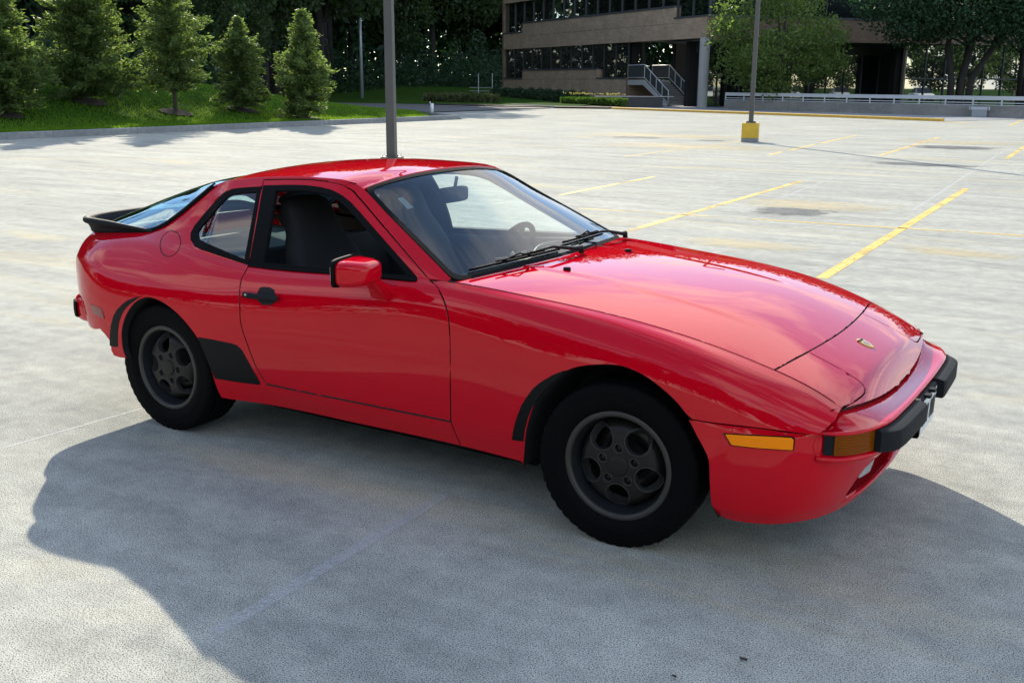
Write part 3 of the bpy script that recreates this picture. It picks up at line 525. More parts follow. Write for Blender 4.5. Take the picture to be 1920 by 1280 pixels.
# air intake recess, lamp lenses in it
iq=np.linspace(.60,1,14); 
def inset(q,z,dx): p=val(q,z); return p+np.stack([np.full(len(p),-dx),0*p[:,1],0*p[:,2]],1)
for z0,z1,nm,mm in((.226,.226,'intake_shelf',RED),(.354,.354,'intake_roof',RED)):
    a=inset(iq,np.full(14,z0),.003); b=inset(iq,np.full(14,z0),.12); L=np.concatenate([a,(a*[1,-1,1])[::-1][1:]]); M=np.concatenate([b,(b*[1,-1,1])[::-1][1:]]); MB().grid(np.stack([L,M])).out(nm,mm,CAR,True)
a=inset(iq,np.full(14,.20),.11); b=inset(iq,np.full(14,.36),.11); L=np.concatenate([a,(a*[1,-1,1])[::-1][1:]]); M=np.concatenate([b,(b*[1,-1,1])[::-1][1:]]); MB().grid(np.stack([L,M])).out('intake_back',DARK,CAR)
panel('fog_lamp',[(.715,.285),(.80,.275),(.80,.346),(.73,.342),(.705,.325)],lambda q,z:inset(q,z,.012),CLEAR,CAR,sc=(.95,1),step=.02,gap=0,depth=.02,ref=(0,0,.3),mirror=True)
lq=np.linspace(.60,1,22); lt=np.clip((lq-.60)/.12,0,1)
MB().grid(np.stack([np.concatenate([inset(lq,np.full(22,z0),0)+np.stack([dx*lt,0*lt,dz*lt-.004*(1-lt)],1),(inset(lq,np.full(22,z0),0)*[1,-1,1]+np.stack([dx*lt,0*lt,dz*lt-.004*(1-lt)],1))[::-1][1:]]) for z0,dx,dz in((.226,-.006,-.006),(.226,.006,-.005),(.226,.010,.000),(.226,.007,.006),(.226,-.006,.007))],1)).out('valance_lip',RED,CAR,True)
MB().box((.64,0,.445),(.03,.60,.14)).out('nose_sun_blocker',DARK,CAR); MB().box((.72,0,.46),(.05,.56,.07)).out('bumper_sun_blocker',DARK,CAR)  # unseen dark boxes added inside the nose to block leaking sun
# front bumper bar
LIP=[(.690,.752),(.735,.742),(.790,.695),(.835,.615),(.862,.52),(.873,.38),(.878,.2),(.879,0)]
pl=[(x,-y) for x,y in LIP]+[(x,y) for x,y in LIP[-2::-1]]; dd=np.r_[0,np.cumsum(np.linalg.norm(np.diff(np.array(pl),axis=0),axis=1))]; BP=Spl(dd,pl); BL=dd[-1]
def bar(t,a,z):
    """t 0..1 along, a outward offset, z"""
    t=np.atleast_1d(np.asarray(t,float)); c=BP(t*BL); d=BP(t*BL+1e-3)-BP(t*BL-1e-3); d/=np.linalg.norm(d,axis=1)[:,None]; o=np.stack([d[:,1],-d[:,0]],1); o*=np.sign((o*(c-np.array([.2,0]))).sum(1))[:,None]
    return np.c_[c+o*np.reshape(a,(-1,1)),np.broadcast_to(z,(len(t),))]
tt=np.r_[np.linspace(0,.12,22),np.linspace(.13,.87,80),np.linspace(.88,1,22)]
ct=BP(tt*BL); iy=np.sign(ct[:,1])*np.minimum(np.abs(ct[:,1])*.965,.705); ix=HLX(np.abs(iy))[:,0]; iz=topz(ix,iy); kk=np.clip((np.abs(ct[:,1])-.66)/.07,0,1); ix=ix-.004-.03*kk; iz=iz*(1-kk)+.556*kk
inn2=np.c_[ix-.03,iy,iz-.025]; in0=np.c_[ix-.010,iy,iz-.010]; lp=bar(tt,-.012,.5465)
ri=[inn2,in0,in0*.72+lp*.28+[0,0,-.004],in0*.35+lp*.65+[0,0,-.002],lp,bar(tt,-.003,.5460),bar(tt,.001,.5415),bar(tt,.000,.536),bar(tt,-.006,.5330),bar(tt,-.020,.531),bar(tt,-.024,.526),bar(tt,-.024,.466),bar(tt,-.020,.460),bar(tt,-.008,.4575),bar(tt,-.002,.452),bar(tt,-.002,.443),bar(tt,-.009,.437),bar(tt,-.08,.432)]
MB().grid(np.stack(ri,1)).out('front_bumper',RED,CAR,True)
# rounded C-shaped ends of the bar
_vx=np.array([a[0] for a in VPL[.500]][:6]); _vw=np.array([a[1] for a in VPL[.500]][:6])
for sgn in(-1,1):
    th=np.linspace(math.pi/2,-math.pi/2,18); e=[]
    for r,off in((1.06,-.006),(1.0,.004),(.95,.010),(.88,.011),(.82,.006),(.77,-.008),(.72,-.022)):
        X=.738-.062*r*np.cos(th)**.8; e.append(np.stack([X,sgn*(np.interp(X,_vx,_vw)+off),(.492+.0565*r*np.sin(th))],1))
    MB().grid(np.stack(e,1)).out('bumper_end',RED,CAR,True)
# turn signals with black surround, pads, plate
def barpatch(t,z,off=0.): return bar(t,off,z) 
for s in(0,1):
    f=(lambda t:t) if s==0 else (lambda t:1-t)
    def bp_(o0): 
        return lambda a,b:bar(f(np.asarray(a,float)),np.full(np.shape(a),o0),np.asarray(b,float))
    panel('signal_surround',[(.012,.462),(.08,.462),(.08,.532),(.012,.532)],bp_(-.016),BLKM,CAR,sc=(BL,1),step=.02,gap=0,depth=.01,ref=(.2,0,.45))
    panel('turn_signal',[(.036,.464),(.139,.462),(.139,.531),(.036,.531)],bp_(-.007),AMBD,CAR,sc=(BL,1),step=.02,gap=0,depth=.02,ref=(.2,0,.45))
    for zz in np.linspace(.471,.524,7): tr_=np.linspace(.040,.134,8); MB().tube(bar(f(tr_),-.0065,zz),.0016,6).out('lens_rib',AMBD,CAR,True)
    tq=np.linspace(.141,.398,26); tq=tq if s==0 else 1-tq
    w=np.interp(np.linspace(0,1,26),[0,.06,.16,.95,1],[.010,.028,.042,.042,.036])
    ps=[(-.9,.531),(-.35,.5335),(.35,.5335),(.88,.5275),(1.0,.518),(1.0,.470),(.88,.458),(-.9,.456)]
    Gp=np.stack([bar(tq,w*(a if a>0 else .0)+(a*.03 if a<0 else 0)+.006,z) for a,z in ps],1)
    ob=MB().grid(Gp,closed=True); ob.add(Gp[0],[tuple(range(8))]); ob.add(Gp[-1],[tuple(range(7,-1,-1))]); autosmooth(ob.out('bumper_pad',BLKM,CAR),30)
tp=np.linspace(.424,.576,9); pe=MB().grid(np.stack([bar(tp,.018,.385),bar(tp,.022,.520)],1)).out('number_plate',PLATE,CAR)
MB().grid(np.stack([bar(np.linspace(.418,.582,9),a,z) for a,z in((-.02,.375),(.014,.377),(.0165,.385),(.019,.523),(.012,.530),(-.02,.530))],1)).out('plate_bracket',BLKM,CAR)
for i,(a,b) in enumerate(((.435,.449),(.455,.466),(.472,.487),(.512,.525),(.531,.545),(.551,.564))):
    MB().grid(np.stack([bar(np.linspace(a,b,3),.0215,.415),bar(np.linspace(a,b,3),.0235,.490)],1)).out('plate_mark',DARK,pe)
for y in(-.07,.02):
    MB().box((.903,y,.528),(.012,.018,.006)).out('plate_clip',BLKM,CAR)
# side markers, fuel flap, decals, door handles
for nm,pl_,m_,o_ in(('side_marker',FMARK,AMB,.006),('rear_side_marker',RMARK,mat('red_marker',(.22,.012,.015),rough=.3,coat=.6),.004)):
    f=shell
    if nm=='side_marker':
        PP=shell(np.array([p[0] for p in FMARK]),np.array([p[1] for p in FMARK])); 
        qs=[(float(np.interp(x,Spl(VQ,[a[0] for a in VPL[.500]])(VQ)[:,0],VQ)),z) for x,_,z in PP]
        cx=np.mean(qs,0); big=[(cx[0]+(a-cx[0])*1.05,cx[1]+(b-cx[1])*1.22) for a,b in qs]
        panel('marker_surround',big,val,BLK,CAR,sc=(.95,1),step=.02,gap=0,depth=.004,off=.003,ref=(0,0,.35),mirror=True); panel(nm,qs,val,m_,CAR,sc=(.95,1),step=.02,gap=0,depth=.008,off=o_+.002,ref=(0,0,.35),mirror=True)
    else:
        panel(nm,pl_,f,m_,CAR,step=.02,gap=0,depth=.004,off=o_,mirror=True)
rib('door_sill_shade',[(x,v) for x,v in zip(np.linspace(DOOR_REAR[-1][0],DOOR_FRONT[0][0],40),np.linspace(DOOR_REAR[-1][1],DOOR_FRONT[0][1],40))],.0042,.0008,DARK,off=.0)  # dark ribbon painted along the door bottom as the gap's shade
rib('fuel_flap_gap',[p for p in FUEL],.0022,.0009,DARK,off=.0002,closed=True,mirror=False)
for nm,pl_ in(('rear_wheel_decal',DECAL),('front_arch_decal',FDECAL),('rear_arch_decal',RDECAL)): panel(nm,pl_,shell,VINYL,CAR,step=.018,gap=0,depth=.001,off=.0012,mirror=True)
for i,d0 in enumerate(doors):
    S=np.array([1,1 if i==0 else -1,1.])
    cx=np.mean(HREC,0); hr=[tuple(p) for p in HREC]
    o1=panel('handle_recess',hr,shell,DARK,d0,step=.015,gap=0,depth=.001,off=.0012)[0]
    n=9; xs=np.linspace(HANDLE[0][0],HANDLE[1][0],n); vs=np.linspace((HANDLE[0][1]+HANDLE[3][1])/2,(HANDLE[1][1]+HANDLE[2][1])/2,n); xv=np.stack([xs,vs],1); nn=sn(xv)
    o2=ribbon('door_handle',shell(xs,vs)+nn*.013,nn,.0125,.008,BLKM,d0)[0]
    pk=shell(xs[:1]+.018,vs[:1])[0]+nn[0]*.0205; th=np.linspace(0,2*math.pi,13)[:-1]
    o3=mk('key_lock',[pk+np.array([.008*math.cos(t),0,.008*math.sin(t)]) for t in th]+[pk+nn[0]*.003],[(j,(j+1)%12,12) for j in range(12)],STEEL,d0,True)
    if i:
        for q in(o1,o2,o3):
            for v in q.data.vertices: v.co.y*=-1
            q.data.flip_normals()
# wing mirrors
def sbox(c,h,R=None,e=.28,n=24,taper=None):
    P=[]
    for a in np.linspace(-math.pi/2,math.pi/2,n):
        row=[]
        for b in np.linspace(-math.pi,math.pi,2*n,endpoint=False):
            f=lambda v,p:math.copysign(abs(v)**p,v)
            row.append((f(math.cos(a),e)*f(math.cos(b),e)*h[0],f(math.cos(a),e)*f(math.sin(b),e)*h[1],f(math.sin(a),e)*h[2]))
        P.append(row)
    P=np.array(P)
    if taper is not None: P=taper(P)
    if R is not None: P=P@np.array(R).T
    return P+np.array(c)
def mtaper(P):
    P=P.copy(); k=(P[...,0]+.06)/.12            # 0 rear .. 1 front
    P[...,1]*=1-.22*np.clip(k,0,1)**2; P[...,2]*=1-.20*np.clip(k,0,1)**2; P[...,2]+=.0
    return P
a_=math.radians(12); Rm=np.array([[math.cos(a_),-math.sin(a_),0],[math.sin(a_),math.cos(a_),0],[0,0,1]])
for i,d0 in enumerate(doors[:1]):
    sy=1 if i==0 else -1
    cM=np.array([-1.075,-.940,.924]); P=sbox(cM,(.070,.104,.054),Rm,.46,24,mtaper); P2=sbox(cM+np.array([-.064,-.012,0.001]),(.010,.106,.0565),Rm,.34,16)
    Pg=sbox(cM+np.array([-.074,-.012,0]),(.004,.098,.048),Rm,.30,14)
    F=np.array([(-1.02,-.775,.845),(-1.13,-.785,.84),(-1.145,-.795,.79),(-1.05,-.80,.775),(-1.02,-.79,.81)]); Tt=np.array([(-1.035,-.87,.892),(-1.09,-.88,.892),(-1.095,-.885,.872),(-1.045,-.885,.868),(-1.03,-.875,.88)])
    arm=MB().add(np.concatenate([F,F*.35+Tt*.65+np.array([.004,0,-.006]),Tt+np.array([0,-.02,.01])]),[(k,(k+1)%5,5+(k+1)%5,5+k) for k in range(5)]+[(5+k,5+(k+1)%5,10+(k+1)%5,10+k) for k in range(5)])
    S=np.array([1,sy,1.])
    hm=MB().grid(P*S,closed=True,flip=sy<0).out('wing_mirror',RED,CAR,True); MB().grid(P2*S,closed=True,flip=sy<0).out('mirror_rim',BLK,hm,True); MB().grid(Pg*S,closed=True,flip=sy<0).out('mirror_glass',MIRG,hm,True)
    arm.V=[v*S for v in arm.V]; am=arm.out('mirror_arm',RED,hm); bevel(am,.006,2,20)
# badge, washer jets, wipers
bx=[(-.030,0),(-.026,.011),(-.010,.0165),(.012,.0145),(.027,.007),(.033,0),(.027,-.007),(.012,-.0145),(-.010,-.0165),(-.026,-.011)]
bd=panel('bonnet_crest',[(.645+a,b*1.6) for a,b in bx],top,GOLD,CAR,sc=(1,1),step=.008,gap=0,depth=.004,off=.004,ref=(0,0,0))[0]
panel('crest_band',[(.623,-.021),(.632,-.022),(.632,.022),(.623,.021)],top,DARK,bd,sc=(1,1),step=.006,gap=0,depth=0,off=.0046,ref=(0,0,0))
panel('crest_shield',[(.640,-.010),(.656,-.009),(.663,0),(.656,.009),(.640,.010)],top,TAIL,bd,sc=(1,1),step=.006,gap=0,depth=0,off=.0046,ref=(0,0,0))
for y in(-.29,.29):
    p=top(np.array([-.511]),np.array([y]))[0]; MB().grid(sbox(p+np.array([0,0,.004]),(.016,.011,.009),None,.6,10),closed=True).out('washer_jet',BLKM,CAR,True)
def wpt(s,t,o): 
    p=wsc(np.array([s]),np.array([t]))[0]; return p+np.array([.5,0,.85])*o
for pv,tip,knee in(((.10,-.045),(-.86,.03),(.02,.00)),((.93,-.045),(.10,.075),(.80,.01))):
    p0=wpt(pv[0],max(pv[1],0),.012)+np.array([.028,0,-.004]); p1=wpt(pv[0]+(tip[0]-pv[0])*.25,.03+.02,.040); p2=wpt(pv[0]+(tip[0]-pv[0])*.55,tip[1]+.028,.026)
    w=MB().tube([p0,p0+np.array([0,0,.022]),p0*.75+p1*.25+np.array([0,0,.012]),p1,p2],[.014,.013,.009,.006,.004],8).out('wiper_arm',BLKM,CAR,True)
    bl=MB(); ss=np.linspace(pv[0]+(tip[0]-pv[0])*.12,tip[0],14); pts=np.array([wpt(s,tip[1]+.028-.0*s,.010) for s in ss]); bl.tube(pts,.0055,6); bl.tube(pts[3:11]+np.array([.008,0,.012]),.004,6); bl.tube([pts[5]+np.array([0,0,.004]),pts[7]+np.array([.012,0,.026]),pts[9]+np.array([0,0,.004])],.004,6); bl.out('wiper_blade',BLK,w,True)
cw=np.linspace(-.97,.97,41); cA=wsc(cw,np.zeros(41)); cB=np.stack([-.772+.094*(1-(cA[:,1]/.735)**2)-.004,cA[:,1],topz(-.772+.094*(1-(cA[:,1]/.735)**2),cA[:,1])-.016],1)
MB().grid(np.stack([cB+np.array([.03,0,-.03]),cB,cA*.5+cB*.5+np.array([0,0,-.008]),cA+np.array([-.01,0,.002])])).out('cowl_grille',BLKM,CAR,True)
# inner dark body : shells, wheel wells, floor, bulkheads
fa=[(p[0],p[1]) for p in fA]; ra=[(p[0],p[1]) for p in rA]
ip=poly(rail(.02,-.45,-2.0,20),[(a,b) for a,b in ra[::-1]],[(a-.0,b+.35) for a,b in RBOT],rail(.4,-3.06,-3.13,3),rail(5.9,-3.13,-2.3,12),rail(5.6,-2.2,-.85,20),rail(5.9,-.78,.62,20),[(.60,3.4)],[(.40,2.2)],[(.40,.05)],[(a,b) for a,b in fa[::-1]])
panel('inner_body',ip,shell,DARK,CAR,step=.06,gap=.012,depth=0,off=-.030,mirror=True)
for cv in(np.vstack([fA,[[.383,.12],[.395,-.02]]]),rA):
    for sy in(-1,1):
        P0=shell(cv[:,0],cv[:,1])+sn(cv)*-.004; P0[:,1]*=-sy; P1=P0.copy(); P1[:,1]=sy*.80; P2=P0.copy(); P2[:,1]=sy*.50; ce=P2.mean(0); k=len(P0)
        b=MB().grid(np.stack([P0,P1,P2])); b.add(np.concatenate([P2,[ce]]),[(i,i+1,k) for i in range(k-1)]); b.out('wheel_well',DARK,CAR)
MB().grid([[(x,y,.20) for y in(-.74,.74)] for x in(-2.03,-.38)]).grid([[(x,y,.22) for y in(-.60,.60)] for x in(.38,.64)]).grid([[(x,y,.2) for y in(-.5,.5)] for x in(-2.70,.66)]).out('underbody',DARK,CAR)
MB().grid([[(-.72,y,z) for y in(-.72,.72)] for z in(.2,.86)]).out('bulkhead',DARK,CAR); MB().grid([[(x,y,z) for y in(-.62,.62)] for x,z in((-2.75,.2),(-2.75,.80),(-2.25,.80),(-2.25,.76),(-3.14,.79))]).out('luggage_floor',mat('grey_carpet',(.16,.165,.165),rough=.95),CAR)
TRIM=mat('black_interior_trim',(.016,.017,.019),rough=.7,bump=.2,bscale=250)
for sy in(-1,1):
    xs=np.linspace(-2.3,-.86,24); n6=shell(xs,np.full(24,5.75)); 
    P=np.stack([np.stack([xs,sy*(-n6[:,1]-.035),n6[:,2]-.005],1),np.stack([xs,sy*(-n6[:,1]-.075),n6[:,2]-.012],1),np.stack([xs,sy*(-n6[:,1]-.09),n6[:,2]-.06],1),np.stack([xs,np.full(24,sy*.66),np.full(24,.25)],1)]); MB().grid(P).out('door_card',TRIM,CAR,True)
# headliner
hu=np.linspace(.02,1,16); hs=np.linspace(-.94,.94,17); MB().grid(np.array([[roof(np.array([u]),np.array([s]))[0]-np.array([0,0,.022]) for s in hs] for u in hu])).out('headliner',TRIM,CAR,True)
# seats
def seat(y):
    def prof(zs,cx,cy,hx,hy,e):
        P=[]
        for z,x,a,b in zip(zs,cx,hx,hy):
            t=np.linspace(0,2*math.pi,28,endpoint=False); c,s=np.cos(t),np.sin(t); P.append(np.stack([x+a*np.sign(c)*np.abs(c)**e,cy+b*np.sign(s)*np.abs(s)**e,np.full(28,z)],1))
        return np.array(P)
    zs=np.array([.40,.45,.55,.70,.82,.90,.95,1.00,1.06,1.10,1.118,1.124]); lean=-1.60-.30*(zs-.40)/.7
    b=MB().grid(prof(zs,lean,y,[.07,.085,.085,.08,.075,.065,.058,.055,.055,.048,.03,.004],[.20,.235,.245,.24,.225,.195,.165,.152,.146,.128,.10,.02],.5),closed=True).out('seat_backrest',CLOTH,CAR,True)
    zs=np.array([.26,.30,.38,.43,.45]); MB().grid(prof(zs,np.full(5,-1.36),y,[.22,.26,.27,.25,.16],[.20,.245,.25,.235,.16],.45),closed=True).out('seat_cushion',CLOTH,CAR,True)
for y in(-.36,.36): seat(y)
# rear bench
MB().grid(np.array([[(x,y,z) for y in np.linspace(-.58,.58,9)] for x,z in((-2.0,.45),(-2.02,.5),(-2.18,.82),(-2.24,.83),(-2.3,.78))])).out('rear_bench',CLOTH,CAR,True)
# dashboard with hooded instruments, steering wheel, mirror
ys=np.linspace(-.66,.66,45); hump=np.exp(-((ys-.36)/.19)**4)*.045
dp=[(-.70,.868),(-.80,.875),(-.90,.876),(-.985,.868),(-1.02,.835),(-1.035,.74),(-1.02,.60),(-.98,.50)]
MB().grid(np.array([[(x-(.03 if i in(3,4) else 0)*math.exp(-((y-.36)/.19)**4),y,z+(h*(1 if i in(2,3) else .35 if i==1 else .6 if i==4 else 0))-.028) for y,h in zip(ys,hump)] for i,(x,z) in enumerate(dp)])).out('dashboard',DASHM,CAR,True)
sc_=np.array([-1.20,.36,.795]); ax=np.array([-.90,0,.43]); ax/=np.linalg.norm(ax); e1=np.array([0,1.,0]); e2=np.cross(ax,e1); th=np.linspace(0,2*math.pi,41)
sw=MB().tube([sc_+.185*(e1*math.cos(t)+e2*math.sin(t)) for t in th],.015,10,cap=False)
for t in(0,math.pi,-math.pi/2): sw.tube([sc_-ax*.02,sc_+.185*(e1*math.cos(t)+e2*math.sin(t))],.014,8)
sw.tube([sc_-ax*.30,sc_-ax*.01],[.03,.045],12); sw.out('steering_wheel',BLKM,CAR,True)
MB().grid(sbox((-1.30,0.01,1.130),(.018,.115,.036),None,.35,14),closed=True).tube([(-1.29,.01,1.15),(-1.275,.01,1.215)],.008,8).out('rear_view_mirror',BLKM,CAR,True)
# seat belts stalk on the B pillar, gear console
MB().box((-1.25,0,.40),(.45,.10,.08)).out('centre_console',TRIM,CAR)
# ---------- wheels ----------
def face_a(r): return np.interp(r,[0,.040,.060,.100,.135,.150,.160,.166],[.0835,.0830,.081,.078,.068,.056,.040,.022])
FA=Spl([0,.03,.06,.10,.135,.152,.166],[.083,.083,.0823,.0805,.073,.058,.030],'pchip')
def wheel(loc,steer,phase,left):
    ang=lambda k,ph:math.radians(ph+72*k); cir=lambda cx,cz,r,n:[(cx+r*math.cos(t),cz+r*math.sin(t)) for t in np.linspace(0,2*math.pi,n,endpoint=False)]
    holes=[cir(.1175*math.cos(ang(k,phase)),.1175*math.sin(ang(k,phase)),.0475,26) for k in range(5)]+[cir(.065*math.cos(ang(k,phase+36)),.065*math.sin(ang(k,phase+36)),.0175,14) for k in range(5)]
    fn=lambda a,b:np.stack([a,-FA(np.hypot(a,b))[...,0],b],-1)
    w=panel('wheel',cir(0,0,.166,64),fn,RIM,CAR,holes=holes,sc=(1,1),step=.011,gap=-.0005,depth=.026,dark_fold=DARK,ref=(0,.3,0))[0]
    w.location=loc; w.rotation_euler=(0,0,steer+(math.pi if left else 0))
    MB().grid(lathe([(.02,.162),(-.010,.166),(-.030,.170),(-.060,.1775),(-.082,.1835)],72),closed=True).out('rim_barrel',BLKM,w,True)
    MB().grid(lathe([(-.080,.1832),(-.087,.1845),(-.0915,.1875),(-.0935,.192),(-.0940,.198),(-.0930,.2035),(-.0895,.207),(-.084,.2078),(-.076,.205)],72),closed=True).out('rim_lip',RIML,w,True)
    for hl in holes: 
        hp=np.array(hl+hl[:1]); P3=fn(hp[:,0],hp[:,1]); nr=np.tile([0,-1.,0],(len(hp),1)); ribbon('hole_edge',P3+np.array([0,-.0002,0]),nr,.0016,.0010,RIML,w)
    T=[(-.080,.200),(-.088,.204),(-.096,.214),(-.1015,.228),(-.1045,.246),(-.1045,.258),(-.1038,.2595),(-.1042,.262),(-.1038,.276),(-.1028,.290),(-.1000,.3005),(-.095,.3065),(-.086,.3095)]
    tr=[(-.062,.3105),(-.0615,.303),(-.0535,.303),(-.053,.311),(-.024,.3115),(-.0235,.304),(-.0155,.304),(-.015,.3117)]
    prof=T+tr+[(-a,r) for a,r in tr[::-1]]+[(-a,r) for a,r in T[::-1]]
    P=lathe(prof,144); h=loc[2]; pr=np.array(prof); rw_=np.where((np.abs(pr[:,0])>.084)&(pr[:,1]>.2995))[0]
    for r_ in rw_: P[r_,::3,0]*=.987; P[r_,::3,2]*=.987
    P[...,2]=np.maximum(P[...,2],-h+.0008); ty=MB().grid(P,closed=True).out('tyre',TYRE,w); autosmooth(ty,40)
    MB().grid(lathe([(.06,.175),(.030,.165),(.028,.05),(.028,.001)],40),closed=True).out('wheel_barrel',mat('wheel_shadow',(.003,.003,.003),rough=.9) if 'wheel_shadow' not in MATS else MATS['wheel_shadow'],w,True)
    MB().grid(lathe([(.012,.128),(.010,.127),(.010,.075),(.02,.074)],40),closed=True).out('brake_disc',mat('brake_iron',(.035,.035,.035),rough=.4,metal=.7) if 'brake_iron' not in MATS else MATS['brake_iron'],w,True)
    MB().grid(lathe([(-.080,.039),(-.0865,.0385),(-.0875,.036),(-.0880,.020),(-.0882,.001)],32),closed=True).out('centre_cap',RIM,w,True)
    for k in range(5):
        a=ang(k,phase+36); c=np.array([.065*math.cos(a),0,.065*math.sin(a)])
        th=np.linspace(0,2*math.pi,7)[:-1]+a; V=[c+np.array([.0105*math.cos(t),y,.0105*math.sin(t)]) for y in(-.05,-.072) for t in th]+[c+np.array([0,-.074,0])]
        mk('wheel_nut',V,[(i,(i+1)%6,6+(i+1)%6,6+i) for i in range(6)]+[(6+i,6+(i+1)%6,12) for i in range(6)],RIM,w)
    return w
wheel((0,-.7385,.307),math.radians(4.1),126,False); wheel((-2.4,-.728,.307),0,105,False); wheel((0,.7385,.307),math.radians(4.1),10,True); wheel((-2.4,.728,.307),0,40,True)
# ---------- ground materials ----------
def ngraph(name):
    m,t,b=nodes_of(name); L=t.links
    def N(kind,**kw):
        n=t.nodes.new(kind)
        for k,v in kw.items():
            if k in n.inputs: n.inputs[k].default_value=v
            else: setattr(n,k,v)
        return n
    return m,t,b,N,L
def ramp(N,L,src,p0,p1,c0=(0,0,0,1),c1=(1,1,1,1)):
    r=N('ShaderNodeValToRGB'); e=r.color_ramp.elements; e[0].position=p0; e[1].position=p1; e[0].color=c0; e[1].color=c1; L.new(src,r.inputs[0]); return r
def mixc(N,L,f,a,b,mode='MIX'):
    x=N('ShaderNodeMix',data_type='RGBA',blend_type=mode)
    for s,k in((f,'Factor'),(a,'A'),(b,'B')):
        if hasattr(s,'links') or hasattr(s,'is_output'): L.new(s,x.inputs[k])
        else: x.inputs[k].default_value=s
    return x.outputs['Result']
def concrete(name,c0,c1,stain=1.,line=None):
    m,t,b,N,L=ngraph(name); tc=N('ShaderNodeTexCoord'); O=tc.outputs['Object']
    n1=N('ShaderNodeTexNoise',Scale=.35,Detail=8.,Roughness=.6); L.new(O,n1.inputs['Vector'])
    mp=N('ShaderNodeMapping'); mp.inputs['Scale'].default_value=(.35,1.6,1); mp.inputs['Rotation'].default_value=(0,0,.35); L.new(O,mp.inputs['Vector'])
    n2=N('ShaderNodeTexNoise',Scale=1.3,Detail=9.,Roughness=.68); L.new(mp.outputs[0],n2.inputs['Vector'])
    sp=N('ShaderNodeTexNoise',Scale=210.,Detail=2.5,Roughness=.75); L.new(O,sp.inputs['Vector'])
    sp2=N('ShaderNodeTexNoise',Scale=7.,Detail=9.,Roughness=.72); L.new(O,sp2.inputs['Vector'])
    a=ramp(N,L,n1.outputs['Fac'],.25,.78,(*c0,1),(*c1,1)).outputs[0]
    st=ramp(N,L,n2.outputs['Fac'],.33,.66,(.77,.78,.79,1),(1.13,1.12,1.09,1)).outputs[0]; c=mixc(N,L,1.,a,st,'MULTIPLY'); c=mixc(N,L,1.,c,ramp(N,L,sp2.outputs['Fac'],.30,.70,(.78,.78,.79,1),(1.18,1.18,1.17,1)).outputs[0],'MULTIPLY')
    if stain:
        n3=N('ShaderNodeTexNoise',Scale=.55,Detail=6.,Roughness=.65,Distortion=.8); L.new(mp.outputs[0],n3.inputs['Vector'])
        f=ramp(N,L,n3.outputs['Fac'],.56,.76).outputs[0]; f2=N('ShaderNodeMath',operation='MULTIPLY'); L.new(f,f2.inputs[0]); f2.inputs[1].default_value=.75*stain
        c=mixc(N,L,f2.outputs[0],c,(.56,.47,.27,1))
    g=ramp(N,L,sp.outputs['Fac'],.38,.52,(.10,.11,.12,1),(1.20,1.20,1.19,1)).outputs[0]; c=mixc(N,L,1.,c,g,'MULTIPLY')
    L.new(c,b.inputs['Base Color']); b.inputs['Roughness'].default_value=.9; b.inputs['Specular IOR Level'].default_value=.05
    bp=N('ShaderNodeBump',Strength=.10,Distance=.004); L.new(sp.outputs['Fac'],bp.inputs['Height']); L.new(bp.outputs['Normal'],b.inputs['Normal'])
    return m
DECK=concrete('deck_concrete',(.34,.347,.315),(.475,.475,.425))
KERBM=concrete('kerb_concrete',(.27,.28,.29),(.36,.36,.35),0)
WALLC=concrete('parapet_concrete',(.23,.22,.205),(.34,.33,.31),.3)
WALK=concrete('walk_concrete',(.30,.31,.33),(.38,.39,.40),0)
ASPH=mat('road_asphalt',(.085,.086,.088),rough=.85,noise=.25,nscale=2.)
def worn(name,col,keep=.35,scale=14.):
    m,t,b,N,L=ngraph(name); tc=N('ShaderNodeTexCoord'); n=N('ShaderNodeTexNoise',Scale=scale,Detail=8.,Roughness=.75); L.new(tc.outputs['Object'],n.inputs['Vector'])
    n2=N('ShaderNodeTexNoise',Scale=1.1,Detail=4.); L.new(tc.outputs['Object'],n2.inputs['Vector']); ad=N('ShaderNodeMath',operation='ADD'); L.new(n.outputs['Fac'],ad.inputs[0]); L.new(n2.outputs['Fac'],ad.inputs[1])
    r=ramp(N,L,ad.outputs[0],keep*2-.05,keep*2+.10); L.new(r.outputs[0],b.inputs['Alpha'])
    n3=N('ShaderNodeTexNoise',Scale=90.,Detail=3.); L.new(tc.outputs['Object'],n3.inputs['Vector']); g=ramp(N,L,n3.outputs['Fac'],.35,.6,(.6,.6,.6,1),(1.1,1.1,1.1,1)).outputs[0]
    c=mixc(N,L,1.,(*col,1),g,'MULTIPLY'); L.new(c,b.inputs['Base Color']); b.inputs['Roughness'].default_value=.6; return m
YPAINT=worn('yellow_paint',(.70,.47,.07),.44); YKERB=mat('yellow_kerb_paint',(.60,.36,.045),rough=.6,noise=.25,nscale=6.); WPAINT,_t,_b,_N,_L=ngraph('faint_line'); _b.inputs['Base Color'].default_value=(.62,.64,.65,1); _b.inputs['Roughness'].default_value=.8; _tc=_N('ShaderNodeTexCoord'); _nz=_N('ShaderNodeTexNoise',Scale=60.,Detail=5.,Roughness=.8); _L.new(_tc.outputs['Object'],_nz.inputs['Vector']); _L.new(ramp(_N,_L,_nz.outputs['Fac'],.35,.72,(0,0,0,1),(.75,.75,.75,1)).outputs[0],_b.inputs['Alpha'])
